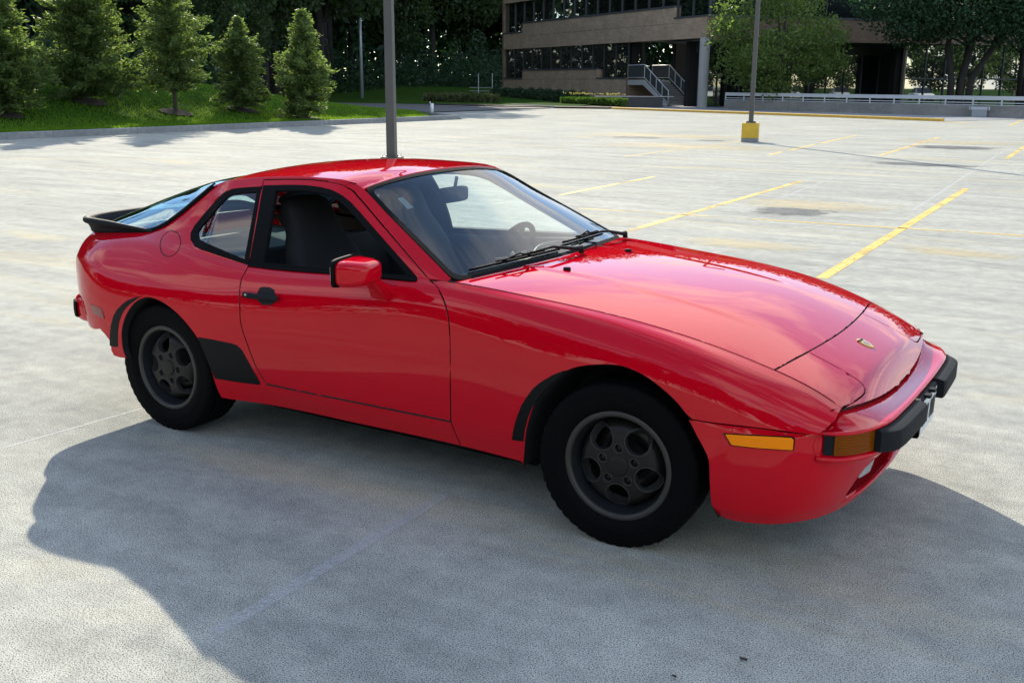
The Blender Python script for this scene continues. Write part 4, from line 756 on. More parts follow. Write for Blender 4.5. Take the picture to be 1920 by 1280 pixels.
def soft(name,col,op,scale=1.2):
    m,t,b,N,L=ngraph(name); tc=N('ShaderNodeTexCoord'); ln=N('ShaderNodeVectorMath',operation='LENGTH'); n=N('ShaderNodeTexNoise',Scale=scale,Detail=7.,Roughness=.65); L.new(tc.outputs['Object'],n.inputs['Vector']); wn=N('ShaderNodeTexNoise',Scale=1.7,Detail=6.,Roughness=.7); L.new(tc.outputs['Object'],wn.inputs['Vector']); sb_=N('ShaderNodeVectorMath',operation='SUBTRACT'); L.new(wn.outputs['Color'],sb_.inputs[0]); sb_.inputs[1].default_value=(.5,.5,.5); sc_=N('ShaderNodeVectorMath',operation='SCALE'); L.new(sb_.outputs[0],sc_.inputs[0]); sc_.inputs['Scale'].default_value=2.2; ad_=N('ShaderNodeVectorMath',operation='ADD'); L.new(tc.outputs['Object'],ad_.inputs[0]); L.new(sc_.outputs[0],ad_.inputs[1]); L.new(ad_.outputs[0],ln.inputs[0])
    r=ramp(N,L,ln.outputs['Value'],.35,.95,(1,1,1,1),(0,0,0,1)); k=ramp(N,L,n.outputs['Fac'],.26,.50); mu=N('ShaderNodeMath',operation='MULTIPLY'); L.new(r.outputs[0],mu.inputs[0]); L.new(k.outputs[0],mu.inputs[1]); m2=N('ShaderNodeMath',operation='MULTIPLY'); L.new(mu.outputs[0],m2.inputs[0]); m2.inputs[1].default_value=op; L.new(m2.outputs[0],b.inputs['Alpha'])
    b.inputs['Base Color'].default_value=(*col,1); b.inputs['Roughness'].default_value=.6; return m
OIL=soft('oil_stain',(.04,.045,.045),1.); SAND=soft('sand_patch',(.56,.46,.25),.55)
# ---------- deck, kerb, lawn, road ----------
def sheet(name,pts,z,m,kind='structure',parent=None):
    o=mk(name,[(p[0],p[1],z) for p in pts],[tuple(range(len(pts)))],m,parent)
    if parent is None: tag(o,kind=kind)
    return o
GRASS0=mat('lawn_soil',(.030,.070,.010),rough=1.,spec=.02,noise=.45,nscale=1.2)
deck=sheet('parking_deck',[(-26.6,-70),(70,-70),(70,30),(-4,57),(-24.6,64.9),(-27,67),(-40,66),(-40,45),(-34,43.5),(-30,40.5),(-26.6,36.6)],0,DECK)
sheet('ground',[(-600,-600),(600,-600),(600,600),(-600,600)],-.35,GRASS0)
def kerb(name,a,b,h,w,m,side,label,cat='kerb'):
    a=np.array(a,float);b=np.array(b,float);L=np.linalg.norm(b-a);d=(b-a)/L;n=np.array([-d[1],d[0]])*side
    o=tag(empty(name,(a[0],a[1],0),math.atan2(d[1],d[0])),label,cat); k=max(1,int(round(L/3.05))); s=L/k
    V=np.array([(0,0,-.05),(0,.012*side,h-.02),(0,.035*side,h),(0,w*side,h),(0,w*side,-.05)]); V2=V+np.array([s-.012,0,0]); me=None
    for i in range(k):
        if me is None:
            q=mk('kerb_stone',np.concatenate([V,V2]),[(j,j+1,5+j+1,5+j) for j in range(4)]+[(4,3,2,1,0),(5,6,7,8,9)],m,o); me=q.data
        else:
            q=bpy.data.objects.new('kerb_stone',me); COL.objects.link(q); q.parent=o
        q.location=(i*s+.006,0,0)
    return o
kerb('lawn_kerb',(-26.6,-30),(-26.6,36.4),.19,.28,KERBM,1,'long grey concrete kerb along the foot of the grass bank')
kerb('yellow_kerb',(-30.2,59.15),(-7.7,48.95),.14,.24,YKERB,1,'yellow painted kerb in front of the concrete parapet')
sheet('yellow_line_tip',[(-7.75,48.9),(-6.2,46.75),(-6.05,46.85),(-7.5,49.05)],.004,YPAINT)
sheet('pavement',[(-30.15,59.3),(-7.5,49.15),(-4,57.2),(-24.6,65),(-27.5,78),(-33,80),(-36,70)],.012,WALK)
def sm(t): t=np.clip(t,0,1); return t*t*(3-2*t)
def HZ(x,y):
    x=np.asarray(x,float); y=np.asarray(y,float)
    b=1.62*sm((-26.9-x)/10.)*sm((41.5+.35*(-26.9-x)*0-y)/14.)*(1+.12*np.sin(y*.35)*np.cos(x*.2))
    f=.9*sm((y-64)/25)*sm((-33-x)/12)+.9*sm((-60-x)/25)
    far=1.0*sm((-44-x)/10)*sm((52-y)/20)
    return .175+b*.93+np.maximum(f,far*.5)-.19*sm((y-39.5)/2.5)*sm((63-y)/3)*sm((x+78)/10)
gx=np.r_[np.linspace(-26.86,-40,34),np.linspace(-41,-130,50)]; gy=np.linspace(-45,170,190)
X,Y=np.meshgrid(gx,gy,indexing='ij'); Z=HZ(X,Y); Z[0,:]=np.where(gy<36.4,.172,Z[0,:]); keep=lambda x,y: not (x>-34 and y>43)
P=np.stack([X,Y,Z],-1); V=P.reshape(-1,3); nb=len(gy); F=[(i*nb+j,(i+1)*nb+j,(i+1)*nb+j+1,i*nb+j+1) for i in range(len(gx)-1) for j in range(nb-1) if not(gx[i]>-33.8 and gy[j]>40.3) and not(gx[i]>-31 and gy[j]>34.5+(-26.86-gx[i])*1.1)]
tag(mk('lawn',V,F,GRASS0,None,True),kind='structure')
sheet('road',[(-26.7,36.6),(-30,40.6),(-34,43.6),(-34.2,58.2),(-42,62),(-58,72),(-80,90),(-92,84),(-60,58),(-40,42.5)],.045,ASPH)
kerb('road_kerb',(-34.5,58.6),(-80,90.2),.16,.2,KERBM,-1,'pale kerb edging the dark asphalt road below the planting bed')
# grass blades on the bank
GRASSM,_t,_b,_N,_L=ngraph('grass_blade'); _b.inputs['Base Color'].default_value=(.10,.20,.018,1); _b.inputs['Roughness'].default_value=.9; _b.inputs['Specular IOR Level'].default_value=.08; _b.inputs['Subsurface Weight'].default_value=0
_tr=_N('ShaderNodeBsdfTranslucent'); _tr.inputs[0].default_value=(.22,.38,.03,1); _mxs=_N('ShaderNodeMixShader'); _mxs.inputs[0].default_value=.45; _L.new(_b.outputs[0],_mxs.inputs[1]); _L.new(_tr.outputs[0],_mxs.inputs[2]); _L.new(_mxs.outputs[0],_t.nodes['Material Output'].inputs[0])
nb_=90000; u=NR.random(nb_); bx=-26.9-17*u**1.5; by=NR.uniform(2,43,nb_); ok=(by<40.5)&(by<34.3+(-26.86-bx)*1.1); bx,by=bx[ok],by[ok]; bz=HZ(bx,by); n_=len(bx)
an=NR.uniform(0,6.28,n_); hh=NR.uniform(.05,.11,n_); ww=.016; ln=NR.normal(0,.03,(n_,2))
V=np.empty((n_,3,3)); V[:,0]=np.stack([bx-ww*np.cos(an),by-ww*np.sin(an),bz-.01],1); V[:,1]=np.stack([bx+ww*np.cos(an),by+ww*np.sin(an),bz-.01],1); V[:,2]=np.stack([bx+ln[:,0],by+ln[:,1],bz+hh],1)
def trimesh(name,V,m,parent=None,smooth=False):
    n=len(V); k=V.shape[1]; me=bpy.data.meshes.new(name); me.vertices.add(n*k); me.vertices.foreach_set('co',V.reshape(-1).astype(np.float32)); me.loops.add(n*k); me.loops.foreach_set('vertex_index',np.arange(n*k,dtype=np.int32)); me.polygons.add(n); me.polygons.foreach_set('loop_start',np.arange(0,n*k,k,dtype=np.int32)); me.update(calc_edges=True); me.validate(); return link(name,me,m,parent,smooth)
tag(trimesh('grass',V,GRASSM),'short bright green grass on the bank behind the kerb','grass',kind='stuff')
# ---------- paint on the deck ----------
def stripe(name,q0,q1,w,m=YPAINT,z=.0022,label=None):
    a=onZ(q0,0)[:2]; b=onZ(q1,0)[:2]; d=(b-a)/np.linalg.norm(b-a); n=np.array([-d[1],d[0]])*w/2
    o=sheet(name,[a+n,a-n,b-n,b+n],z,m); return o
for a,b,w in(((1540,522),(1812,354),.105),((1165,437),(1502,340),.10),((1050,366),(1227,331.5),.09),((1442,290.5),(1605,254),.10),((1650,291.5),(1762,257.5),.10),((1887,298),(1925,272),.11),((1894,235.5),(1916,226.5),.11),((1085,391),(1960,444.5),.065),((1170,294),(1400,264),.07)): stripe('bay_line',a,b,w)
stripe('pale_line',(405,1185),(835,928),.055,WPAINT,.0018); stripe('joint_line',(1712,395),(1880,285),.05,WPAINT,.0018); stripe('joint_line',(1395,397),(1575,330),.04,WPAINT,.0018); stripe('joint_line',(0,842),(270,765),.02,WPAINT,.0018)
DISC=None
def blob(name,q,rx,ry,m,seed,z=.0030,rot=0):
    c=onZ(q,0); n=28; V=[(math.cos(2*math.pi*i/n),math.sin(2*math.pi*i/n),0) for i in range(n)]
    o=mk(name,V,[tuple(range(n))],m); o.location=(c[0],c[1],z); o.scale=(rx*1.5,ry*1.5,1); o.rotation_euler=(0,0,rot); tag(o,kind='structure')
for i,(q,rx,ry) in enumerate((((1485,397),.42,.35),((1735,309),.95,.35),((1790,277),.9,.7),((1197,258),.7,.5),((1335,264),.4,.3))): blob('oil_stain',q,rx,ry,OIL,i+1)
for i,(q,rx,ry) in enumerate((((1530,385),.9,.5),((1400,458),.6,.25),((1800,475),.5,.2),((1810,268),1.6,.8),((1250,255),2.5,1.2),((1300,275),2.2,1.0))): blob('sand_stain',q,rx,ry,SAND,i+20,.0026)
LEAFM=mat('dry_leaf',(.055,.045,.035),rough=.9)
for i,(q,s_,lb) in enumerate((((1393,1238),.016,'small dark curled leaf lying on the shaded concrete in front of the coupe'),((1264,1270),.010,'tiny dark speck of debris on the concrete beside the curled leaf'))):
    p=onZ(q,0); r=random.Random(i+3); V=[(s_*k*math.cos(t),s_*.45*k*math.sin(t),.003+.006*abs(math.sin(2*t))) for t,k in [(2*math.pi*j/10,r.uniform(.6,1.3)) for j in range(10)]]+[(0,0,.002)]; o=mk('dry_leaf',V,[(j,(j+1)%10,10) for j in range(10)],LEAFM); o.location=(p[0],p[1],.001); tag(o,lb,'leaf')
# ---------- lamp posts ----------
POLEM=mat('dark_bronze_paint',(.075,.072,.068),rough=.5,noise=.15,nscale=3.); YBLOCK=mat('yellow_block_paint',(.58,.37,.03),rough=.65,noise=.2,nscale=5.); BARE=mat('bare_concrete',(.22,.23,.23),rough=.9,noise=.2,nscale=8.)
def lamppost(xy,h,label,rz=0,blk=.55):
    o=tag(empty('lamp_post',(xy[0],xy[1],0),rz),label,'lamp post','lamp posts on the parking deck')
    b=MB().box((0,0,blk/2+.06),(.235,.235,blk/2-.06)).out('base_block',YBLOCK,o); bevel(b,.012); c=MB().box((0,0,.06),(.232,.232,.06)).out('base_foot',BARE,o)
    p=MB().box((0,0,blk+.018),(.135,.135,.018)).out('base_plate',POLEM,o); p2=MB().box((0,0,blk+.045),(.078,.078,.012)).out('plate_collar',POLEM,o)
    t=[(.065,blk+.03),(.055,h)]; V=[(sx*r,sy*r,z) for r,z in t for sx,sy in((-1,-1),(1,-1),(1,1),(-1,1))]; s=mk('pole',V,[(0,1,5,4),(1,2,6,5),(2,3,7,6),(3,0,4,7),(4,5,6,7)],POLEM,o); bevel(s,.008)
    MB().box((0,-.068,blk+.42),(.035,.004,.09)).out('access_cover',POLEM,o)
    for k in range(4): MB().tube([(.105*(-1)**k,.105*(-1)**(k//2),blk+.03),(.105*(-1)**k,.105*(-1)**(k//2),blk+.055)],.010,6).out('anchor_bolt',BARE,o)
    MB().box((.45,0,h),(.40,.16,.06)).out('lamp_head',POLEM,o)
    return o
P1=atD((735,292),15.2); P2=onZ((1405,267),0)
lamppost(P1,5.2,'tall dark lamp post rising directly behind the red coupe roof',.35); lamppost(P2+np.array([-.05,.18,0]),6.5,'dark lamp post on a yellow painted block standing in the open lot',.25)
# ---------- parapet with guard rail ----------
WHITE=mat('off_white_paint',(.52,.535,.55),rough=.5,noise=.1,nscale=4.); GALV=mat('galvanised_steel',(.42,.44,.46),rough=.45,metal=.4)
def parapet(a,b,label,rl,sp=1.55):
    a=np.array(a,float);b=np.array(b,float); L=np.linalg.norm(b-a); d=(b-a)/L; rz=math.atan2(d[1],d[0])
    o=tag(empty('parapet_wall',(a[0],a[1],0),rz),label,'wall'); n=max(1,int(L/12)); s=L/n
    for i in range(n): bevel(MB().box(((i+.5)*s,.12,.29),(s/2-.008,.12,.31)).out('wall_section',WALLC,o),.012)
    r=tag(empty('guard_rail',(a[0],a[1],0),rz),rl,'railing')
    for i in range(n): MB().box(((i+.5)*s,.09,1.005),(s/2-.006,.03,.105)).out('top_panel',WHITE,r)
    MB().box((L/2,.09,.755),(L/2,.02,.022)).out('middle_rail',WHITE,r); MB().box((L/2,.09,.635),(L/2,.025,.018)).out('bottom_rail',WHITE,r)
    me=None; k=int(L/sp)
    for i in range(k+1):
        if me is None: q=MB().box((0,.09,.765),(.028,.028,.162)).out('rail_post',WHITE,r); me=q.data
        else: q=bpy.data.objects.new('rail_post',me); COL.objects.link(q); q.parent=r
        q.location=(.03+i*(L-.06)/k,0,0)
    return o,r,d,rz
pa=onZ((1357,205),0)[:2]; pb=onZ((1990,224.5),0)[:2]
parapet(pa,pb,'stained concrete parapet wall behind the yellow kerb','white steel guard rail on the stained parapet behind the yellow kerb')
e=onZ((1836,220),0)[:2]; dd_=(pb-pa)/np.linalg.norm(pb-pa); nn_=np.array([dd_[1],-dd_[0]])
hb=tag(empty('joint_cover',(e[0]+nn_[0]*.06,e[1]+nn_[1]*.06,0),math.atan2(dd_[1],dd_[0])),'bolted steel expansion joint cover on the stained parapet','cover'); MB().box((0,.02,.26),(.42,.02,.24)).out('cover_plate',GALV,hb); MB().box((0,-.01,.47),(.58,.03,.075)).out('cover_flange',WHITE,hb)
for s in(-1,1): MB().tube([(s*.5,-.05,.47),(s*.5,.0,.47)],.055,10).out('bolt_ring',BARE,hb)
# ---------- building ----------
A_=atD((944,156),103)[:2]; B_=atD((1320,156),74)[:2]; C_=atD((1990,156),82.7)[:2]
def brick(name,c0,c1,mort):
    m,t,b,N,L=ngraph(name); tc=N('ShaderNodeTexCoord'); sp=N('ShaderNodeSeparateXYZ'); L.new(tc.outputs['Object'],sp.inputs[0]); cb=N('ShaderNodeCombineXYZ'); L.new(sp.outputs[0],cb.inputs[0]); L.new(sp.outputs[2],cb.inputs[1])
    br=N('ShaderNodeTexBrick',Scale=1.,**{'Mortar Size':.008,'Brick Width':.30,'Row Height':.10,'Bias':-.1}); br.inputs['Color1'].default_value=(*c0,1); br.inputs['Color2'].default_value=(*c1,1); br.inputs['Mortar'].default_value=(*mort,1); L.new(cb.outputs[0],br.inputs['Vector'])
    n=N('ShaderNodeTexNoise',Scale=.9,Detail=8.,Roughness=.7); L.new(cb.outputs[0],n.inputs['Vector']); g=ramp(N,L,n.outputs['Fac'],.3,.7,(.75,.74,.73,1),(1.15,1.13,1.1,1)).outputs[0]
    c=mixc(N,L,1.,br.outputs['Color'],g,'MULTIPLY'); L.new(c,b.inputs['Base Color']); b.inputs['Roughness'].default_value=.9; return m
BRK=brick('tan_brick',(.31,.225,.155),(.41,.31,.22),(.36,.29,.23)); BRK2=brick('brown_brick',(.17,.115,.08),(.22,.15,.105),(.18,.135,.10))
def rglass(name,mixf,tint=(.8,.85,.85),dark=(.006,.008,.010)):
    m=bpy.data.materials.new(name); m.use_nodes=True; t=m.node_tree; b=t.nodes['Principled BSDF']; b.inputs['Base Color'].default_value=(*dark,1); b.inputs['Roughness'].default_value=.2; b.inputs['Specular IOR Level'].default_value=.2
    g=t.nodes.new('ShaderNodeBsdfGlossy'); g.inputs['Roughness'].default_value=.012; g.inputs['Color'].default_value=(*tint,1); x=t.nodes.new('ShaderNodeMixShader'); x.inputs[0].default_value=mixf
    tc=t.nodes.new('ShaderNodeTexCoord'); n=t.nodes.new('ShaderNodeTexNoise'); n.inputs['Scale'].default_value=.5; bp=t.nodes.new('ShaderNodeBump'); bp.inputs['Strength'].default_value=.02; t.links.new(tc.outputs['Object'],n.inputs['Vector']); t.links.new(n.outputs['Fac'],bp.inputs['Height']); t.links.new(bp.outputs[0],g.inputs['Normal'])
    t.links.new(b.outputs[0],x.inputs[1]); t.links.new(g.outputs[0],x.inputs[2]); t.links.new(x.outputs[0],t.nodes['Material Output'].inputs[0]); return m
RG=rglass('mirror_tinted_glass',.42); RG2=rglass('dark_tinted_pane',.09); MULL=mat('dark_bronze_frame',(.035,.04,.042),rough=.5); CAPM=mat('metal_sill',(.055,.062,.07),rough=.45); SOFF=mat('grey_soffit',(.17,.18,.19),rough=.8); CONC=mat('round_column_concrete',(.36,.36,.35),rough=.85,noise=.12,nscale=2.)
BLD=tag(empty('office_building',(B_[0],B_[1],0)),'low tan brick office building with long strips of dark mirrored windows','building')
class Wing:
    def __init__(s,p0,p1):
        s.p0=np.array(p0);s.p1=np.array(p1);s.L=np.linalg.norm(s.p1-s.p0);s.d=(s.p1-s.p0)/s.L; n=np.array([-s.d[1],s.d[0]]); s.sg=1. if n@(CAM_C[:2]-s.p0)>0 else -1.; s.n=n*s.sg; s.rz=math.atan2(s.d[1],s.d[0])
    def u(s,px):
        r=ray((px,156))[:2]; M=np.array([r,-s.d]).T; t=np.linalg.solve(M,s.p0-CAM_C[:2]); return float(t[1])
    def put(s,o,parent=BLD):
        loc=np.array([s.p0[0]-B_[0],s.p0[1]-B_[1],0.]); o.location=tuple(loc); o.rotation_euler=(0,0,s.rz); return o
    def box(s,name,u0,u1,f0,f1,z0,z1,m,bev=0):
        if u0>u1: u0,u1=u1,u0
        ya,yb=sorted((f0*s.sg,f1*s.sg)); o=MB().box(((u0+u1)/2,(ya+yb)/2,(z0+z1)/2),((u1-u0)/2,(yb-ya)/2,(z1-z0)/2)).out(name,m,BLD); s.put(o)
        if bev: bevel(o,bev)
        return o
W1=Wing(B_,A_); W2=Wing(B_,C_); LA=W1.L; g_=W1.u
u79,u118,u175,u259=g_(979),g_(1118),g_(1173),g_(1259)
W1.box('brick_band',0,LA,-.6,0,4.85,6.30,BRK); W1.box('brick_band',u259,u79,-.6,-.004,6.302,7.12,BRK); W1.box('metal_sill',u259,u79,-.6,.05,7.122,7.26,CAPM); W1.box('metal_sill',0,u259-.01,-.6,.05,6.302,6.42,CAPM); W1.box('metal_sill',u79+.01,LA,-.6,.05,6.302,6.42,CAPM)
W1.box('brick_band',0,LA,-.6,.0,9.15,11.2,BRK); W1.box('brick_base',u175,LA,-.6,0,-.4,2.02,BRK); W1.box('brick_base',u118,u79,-.6,-.004,2.022,2.80,BRK); W1.box('metal_sill',u118,u79,-.6,.05,2.802,2.93,CAPM); W1.box('metal_sill',u175,u118-.01,-.6,.05,2.022,2.14,CAPM); W1.box('metal_sill',u79+.01,LA,-.6,.05,2.022,2.14,CAPM)
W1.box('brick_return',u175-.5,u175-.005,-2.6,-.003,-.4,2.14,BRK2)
for zz in(6.29,): W1.box('shadow_joint',u259,u79,-.1,.006,5.98,6.0,MULL)
W1.box('shadow_joint',u118,u79,-.1,.006,2.0,2.02,MULL)
def strip(W,u0,u1,z0f,z1,back,pitch,gm,mm=MULL,first=None):
    n=max(1,int(round(abs(u1-u0)/pitch))); s=(u1-u0)/n
    for i in range(n):
        a=u0+i*s; z0=z0f((a+a+s)/2); W.box('window_pane',a+.03,a+s-.03,-back-.02,-back,z0,z1,gm); W.box('mullion',a-.035,a+.035,-back-.05,-back+.09,z0,z1,mm)
    W.box('mullion',u1-.035,u1+.035,-back-.05,-back+.09,z0f(u1),z1,mm)
strip(W1,LA-.1,u175+.1,lambda u:2.93 if u118<u<u79 else 2.14,4.85,.30,1.95,RG2); strip(W1,LA-.1,.15,lambda u:7.26 if u259<u<u79 else 6.42,9.15,.30,1.95,RG)
W1.box('inner_wall',.2,LA-.2,-1.4,-.6,-.4,11.2,MULL) if False else None
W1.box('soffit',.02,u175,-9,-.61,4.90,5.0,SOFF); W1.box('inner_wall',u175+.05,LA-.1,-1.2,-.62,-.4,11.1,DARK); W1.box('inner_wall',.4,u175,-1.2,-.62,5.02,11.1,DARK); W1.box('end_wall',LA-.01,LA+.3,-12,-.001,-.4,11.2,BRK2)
# recessed entrance behind the stairs
strip(W1,u175-.6,g_(1300),lambda u:.1,4.88,4.2,2.4,RG2); W1.box('inner_wall',.5,u175,-5.2,-4.4,-.4,4.88,DARK)
# right wing
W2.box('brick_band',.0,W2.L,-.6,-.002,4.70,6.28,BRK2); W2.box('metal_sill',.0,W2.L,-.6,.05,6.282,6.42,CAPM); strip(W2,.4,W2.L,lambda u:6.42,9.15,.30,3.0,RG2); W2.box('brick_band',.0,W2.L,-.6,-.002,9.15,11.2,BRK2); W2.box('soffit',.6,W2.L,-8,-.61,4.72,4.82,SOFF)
k7=W2.u(1703); k6=W2.u(1560)
strip(W2,k7,W2.L,lambda u:.05,4.70,.55,1.9,RG); W2.box('transom',k7,W2.L,-.62,-.44,2.10,2.20,MULL); W2.box('corner_post',k7-.16,k7-.04,-.7,-.40,.0,4.7,mat('tan_post',(.22,.19,.14),rough=.6))
strip(W2,1.2,k7-.3,lambda u:.05,3.9,3.4,1.6,rglass('lobby_tinted_pane',.22)); W2.box('inner_wall',.5,k7-.2,-4.2,-3.6,-.2,4.7,DARK); W2.box('window_head',1.0,k7-.3,-3.5,-3.3,3.9,4.7,MULL); W2.box('inner_wall',k7-.6,W2.L,-1.6,-.9,-.2,4.69,DARK); W2.box('rear_wall',5,W2.L,-9,-8.6,-.3,11.2,DARK)
W2.box('inner_wall',.8,k7,-1.3,-.62,5,11.,DARK); W2.box('roof_slab',0,W2.L,-9,-.01,11.21,11.4,CAPM); 
# bright lobby glazing beside the column
lobby=W1.box('lobby_pane',g_(1299),-3.2,-5.0,-4.98,.25,4.55,rglass('clear_mirror_pane',.75,(.95,.97,.97))); W1.box('transom',g_(1299),-3.2,-4.98,-4.9,2.1,2.2,MULL)
cp=onZ((1315,199.5),0); col=mk('round_column',*((lambda P:(np.concatenate([P.reshape(-1,3)]),[(i*28+j,i*28+(j+1)%28,(i+1)*28+(j+1)%28,(i+1)*28+j) for i in range(3) for j in range(28)]))(np.array([[(.36*math.cos(t),.36*math.sin(t),z) for t in np.linspace(0,2*math.pi,28,endpoint=False)] for z in(0,.3,4.0,4.86)]))),CONC,BLD,True); col.location=(B_[0]-B_[0]-.15*W1.n[0]-.2,B_[1]-B_[1]-.15*W1.n[1]+.0,0)
# entrance stairs
ST=tag(empty('entrance_stairs',(B_[0],B_[1],0),W1.rz),'flight of concrete entrance steps with grey pipe handrails under the overhang','stairs'); sg=W1.sg
uL0,uL1,uF=g_(1179),g_(1210),g_(1256); fr,bk=.1,-2.2
def sb(name,u0,u1,f0,f1,z0,z1,m): 
    ya,yb=sorted((f0*sg,f1*sg)); return MB().box(((u0+u1)/2,(ya+yb)/2,(z0+z1)/2),(abs(u1-u0)/2,(yb-ya)/2,(z1-z0)/2)).out(name,m,ST)
sb('landing',uL0,uL1,bk,fr,1.55,1.95,CONC); ns=11; du=(uF-uL1)/ns; STEPM=mat('step_concrete',(.20,.20,.20),rough=.9)
for i in range(ns-1): sb('step',uL1+i*du,uL1+(i+1)*du,bk,fr,1.95-(i+1)*.172-.16,1.95-(i+1)*.172,STEPM)
mk('stringer',[(u,f*sg,z) for f in(fr+.02,fr+.12) for u,z in((uL1,1.95),(uF,.12),(uF,-.1),(uL1,1.55))],[(0,1,2,3),(4,5,6,7),(0,4,5,1),(3,2,6,7)],CONC,ST)
RAILM=mat('pale_pipe_rail',(.40,.42,.43),rough=.45,metal=.2); MESH=mat('rail_infill',(.035,.04,.04),rough=.7)
for f in(fr,bk):
    pts=[(uL0,f*sg,2.0),(uL0,f*sg,3.08),(uL1,f*sg,3.08),(uF,f*sg,1.13),(uF,f*sg,.1)]
    MB().tube(pts,.045,8).out('handrail',RAILM,ST,True); MB().tube([(uL0,f*sg,2.12),(uL1,f*sg,2.12),(uF,f*sg,.22)],.035,8).out('lower_rail',RAILM,ST,True)
    for k in range(5):
        t=(k+.0)/4; u_=uL1+(uF-uL1)*t; z_=3.08-1.95*t; MB().tube([(u_,f*sg,z_-1.0),(u_,f*sg,z_)],.035,6).out('baluster',RAILM,ST)
    mk('infill_panel',[(uL0,f*sg,2.12),(uL1,f*sg,2.12),(uF,f*sg,.22),(uF,f*sg,1.13),(uL1,f*sg,3.08),(uL0,f*sg,3.08)],[(0,1,4,5),(1,2,3,4)],MESH,ST)
pw=tag(empty('planter_wall',tuple(np.r_[onZ((1150,199),0)[:2],0])),'low dark concrete planter wall beside the entrance stairs','wall'); q0=atD((1168,190),74); q1=atD((1243,190),74.5); q0[2]=q1[2]=0
_d=q1-q0; _L=np.linalg.norm(_d); pw.location=tuple(q0); pw.rotation_euler=(0,0,math.atan2(_d[1],_d[0])); MB().box((_L/2,.15,.35),(_L/2,.15,.38)).out('wall_body',mat('dark_wall',(.06,.06,.062),rough=.9,noise=.2,nscale=3.),pw); MB().box((_L/2-.6,.15,.76),(_L/2+1.4,.2,.03)).out('wall_cap',CONC,pw)
# ---------- vegetation ----------
def leafmat(name,c0,c1,trans,tf=.45):
    m,t,b,N,L=ngraph(name); g=N('ShaderNodeNewGeometry'); r=ramp(N,L,g.outputs['Random Per Island'],0.,1.,(*c0,1),(*c1,1)); L.new(r.outputs[0],b.inputs['Base Color']); b.inputs['Roughness'].default_value=.55; b.inputs['Specular IOR Level'].default_value=.3
    tr=N('ShaderNodeBsdfTranslucent'); c=mixc(N,L,1.,r.outputs[0],(*trans,1),'MULTIPLY'); L.new(c,tr.inputs[0]); x=N('ShaderNodeMixShader'); x.inputs[0].default_value=tf; L.new(b.outputs[0],x.inputs[1]); L.new(tr.outputs[0],x.inputs[2]); L.new(x.outputs[0],t.nodes['Material Output'].inputs[0]); return m
LSPR=leafmat('spruce_needles',(.050,.082,.030),(.150,.200,.068),(2.1,2.2,1.2),.5); LWOOD=leafmat('woodland_leaves',(.022,.045,.016),(.055,.085,.028),(1.6,1.8,1.0),.35); LTREE=leafmat('courtyard_leaves',(.060,.100,.026),(.140,.190,.055),(1.8,2.0,.9),.4); LDARK=leafmat('dark_canopy_leaves',(.016,.045,.022),(.035,.075,.035),(1.3,1.6,.9),.3); LBACK=leafmat('sunlit_leaves',(.045,.085,.020),(.090,.140,.035),(1.5,1.6,.9),.35)
BARK=mat('grey_bark',(.075,.062,.050),rough=.95,noise=.3,nscale=6.); BARKD=mat('dark_bark',(.032,.028,.025),rough=.95,noise=.3,nscale=6.)
def leaves(P,size,rng,flat=.0,D=None):
    """quads (diamonds) at points P; D optional axis directions"""
    n=len(P); a=rng.normal(size=(n,3)) if D is None else D+rng.normal(size=(n,3))*.45; a/=np.linalg.norm(a,axis=1)[:,None]; b=np.cross(a,rng.normal(size=(n,3))); b/=np.linalg.norm(b,axis=1)[:,None]
    s=size*rng.uniform(.6,1.3,n)[:,None]; w=.48 if D is None else .30
    return np.stack([P-a*s*.5,P+b*s*w*.5,P+a*s*.5,P-b*s*w*.5],1)
def trunkmb(pts,r,n=8): return MB().tube(pts,r,n)
def spruce_mesh(seed,h=5.,r=1.6,dens=1.,nee=.15,low=.35,narrow=1.):
    rng=np.random.default_rng(seed); P=[];D=[]; br=MB(); z=low
    while z<h-.05:
        k=(z-low)/(h-low); R=r*((1-k**1.25)**.9)*(.72+.28*min(1,(z-low)/.6+.2))*(1+.16*math.sin(3.1*z+seed)+.10*math.sin(7.3*z+2*seed)); nb=int(rng.integers(7,11))
        for i in range(nb):
            a=rng.uniform(0,6.28); L=R*rng.uniform(.55,1.22)*(1+.15*math.sin(2*a+seed)); up=rng.uniform(.05,.40)+.45*k; m=max(4,int(L*13*dens))
            t=np.linspace(.06,1,m); bx=np.stack([L*t*math.cos(a),L*t*math.sin(a),z+L*(up*t-.30*t*t*(1-k)+.10*t**3)],1)
            if i%2==0 and L>.3: br.tube(bx[[0,m//2,m-1]],[.022,.012,.004],4,cap=False)
            out=np.array([math.cos(a),math.sin(a),.1]); side=np.array([-math.sin(a),math.cos(a),0])
            for sgn in(-1,0,1):
                for rep in range(3):
                    q=rng.uniform(0,1,m)[:,None]*(1.05-t[:,None])*L*.34*abs(sgn); p=bx+side*sgn*q+rng.normal(size=bx.shape)*.06+np.array([0,0,-.02])
                    P.append(p); D.append(np.tile(out*.8+side*sgn*.7+np.array([0,0,rng.uniform(-.15,.35)]),(m,1)))
        z+=rng.uniform(.12,.18)
    P=np.concatenate(P);D=np.concatenate(D); return leaves(P,nee,rng,D=D),br
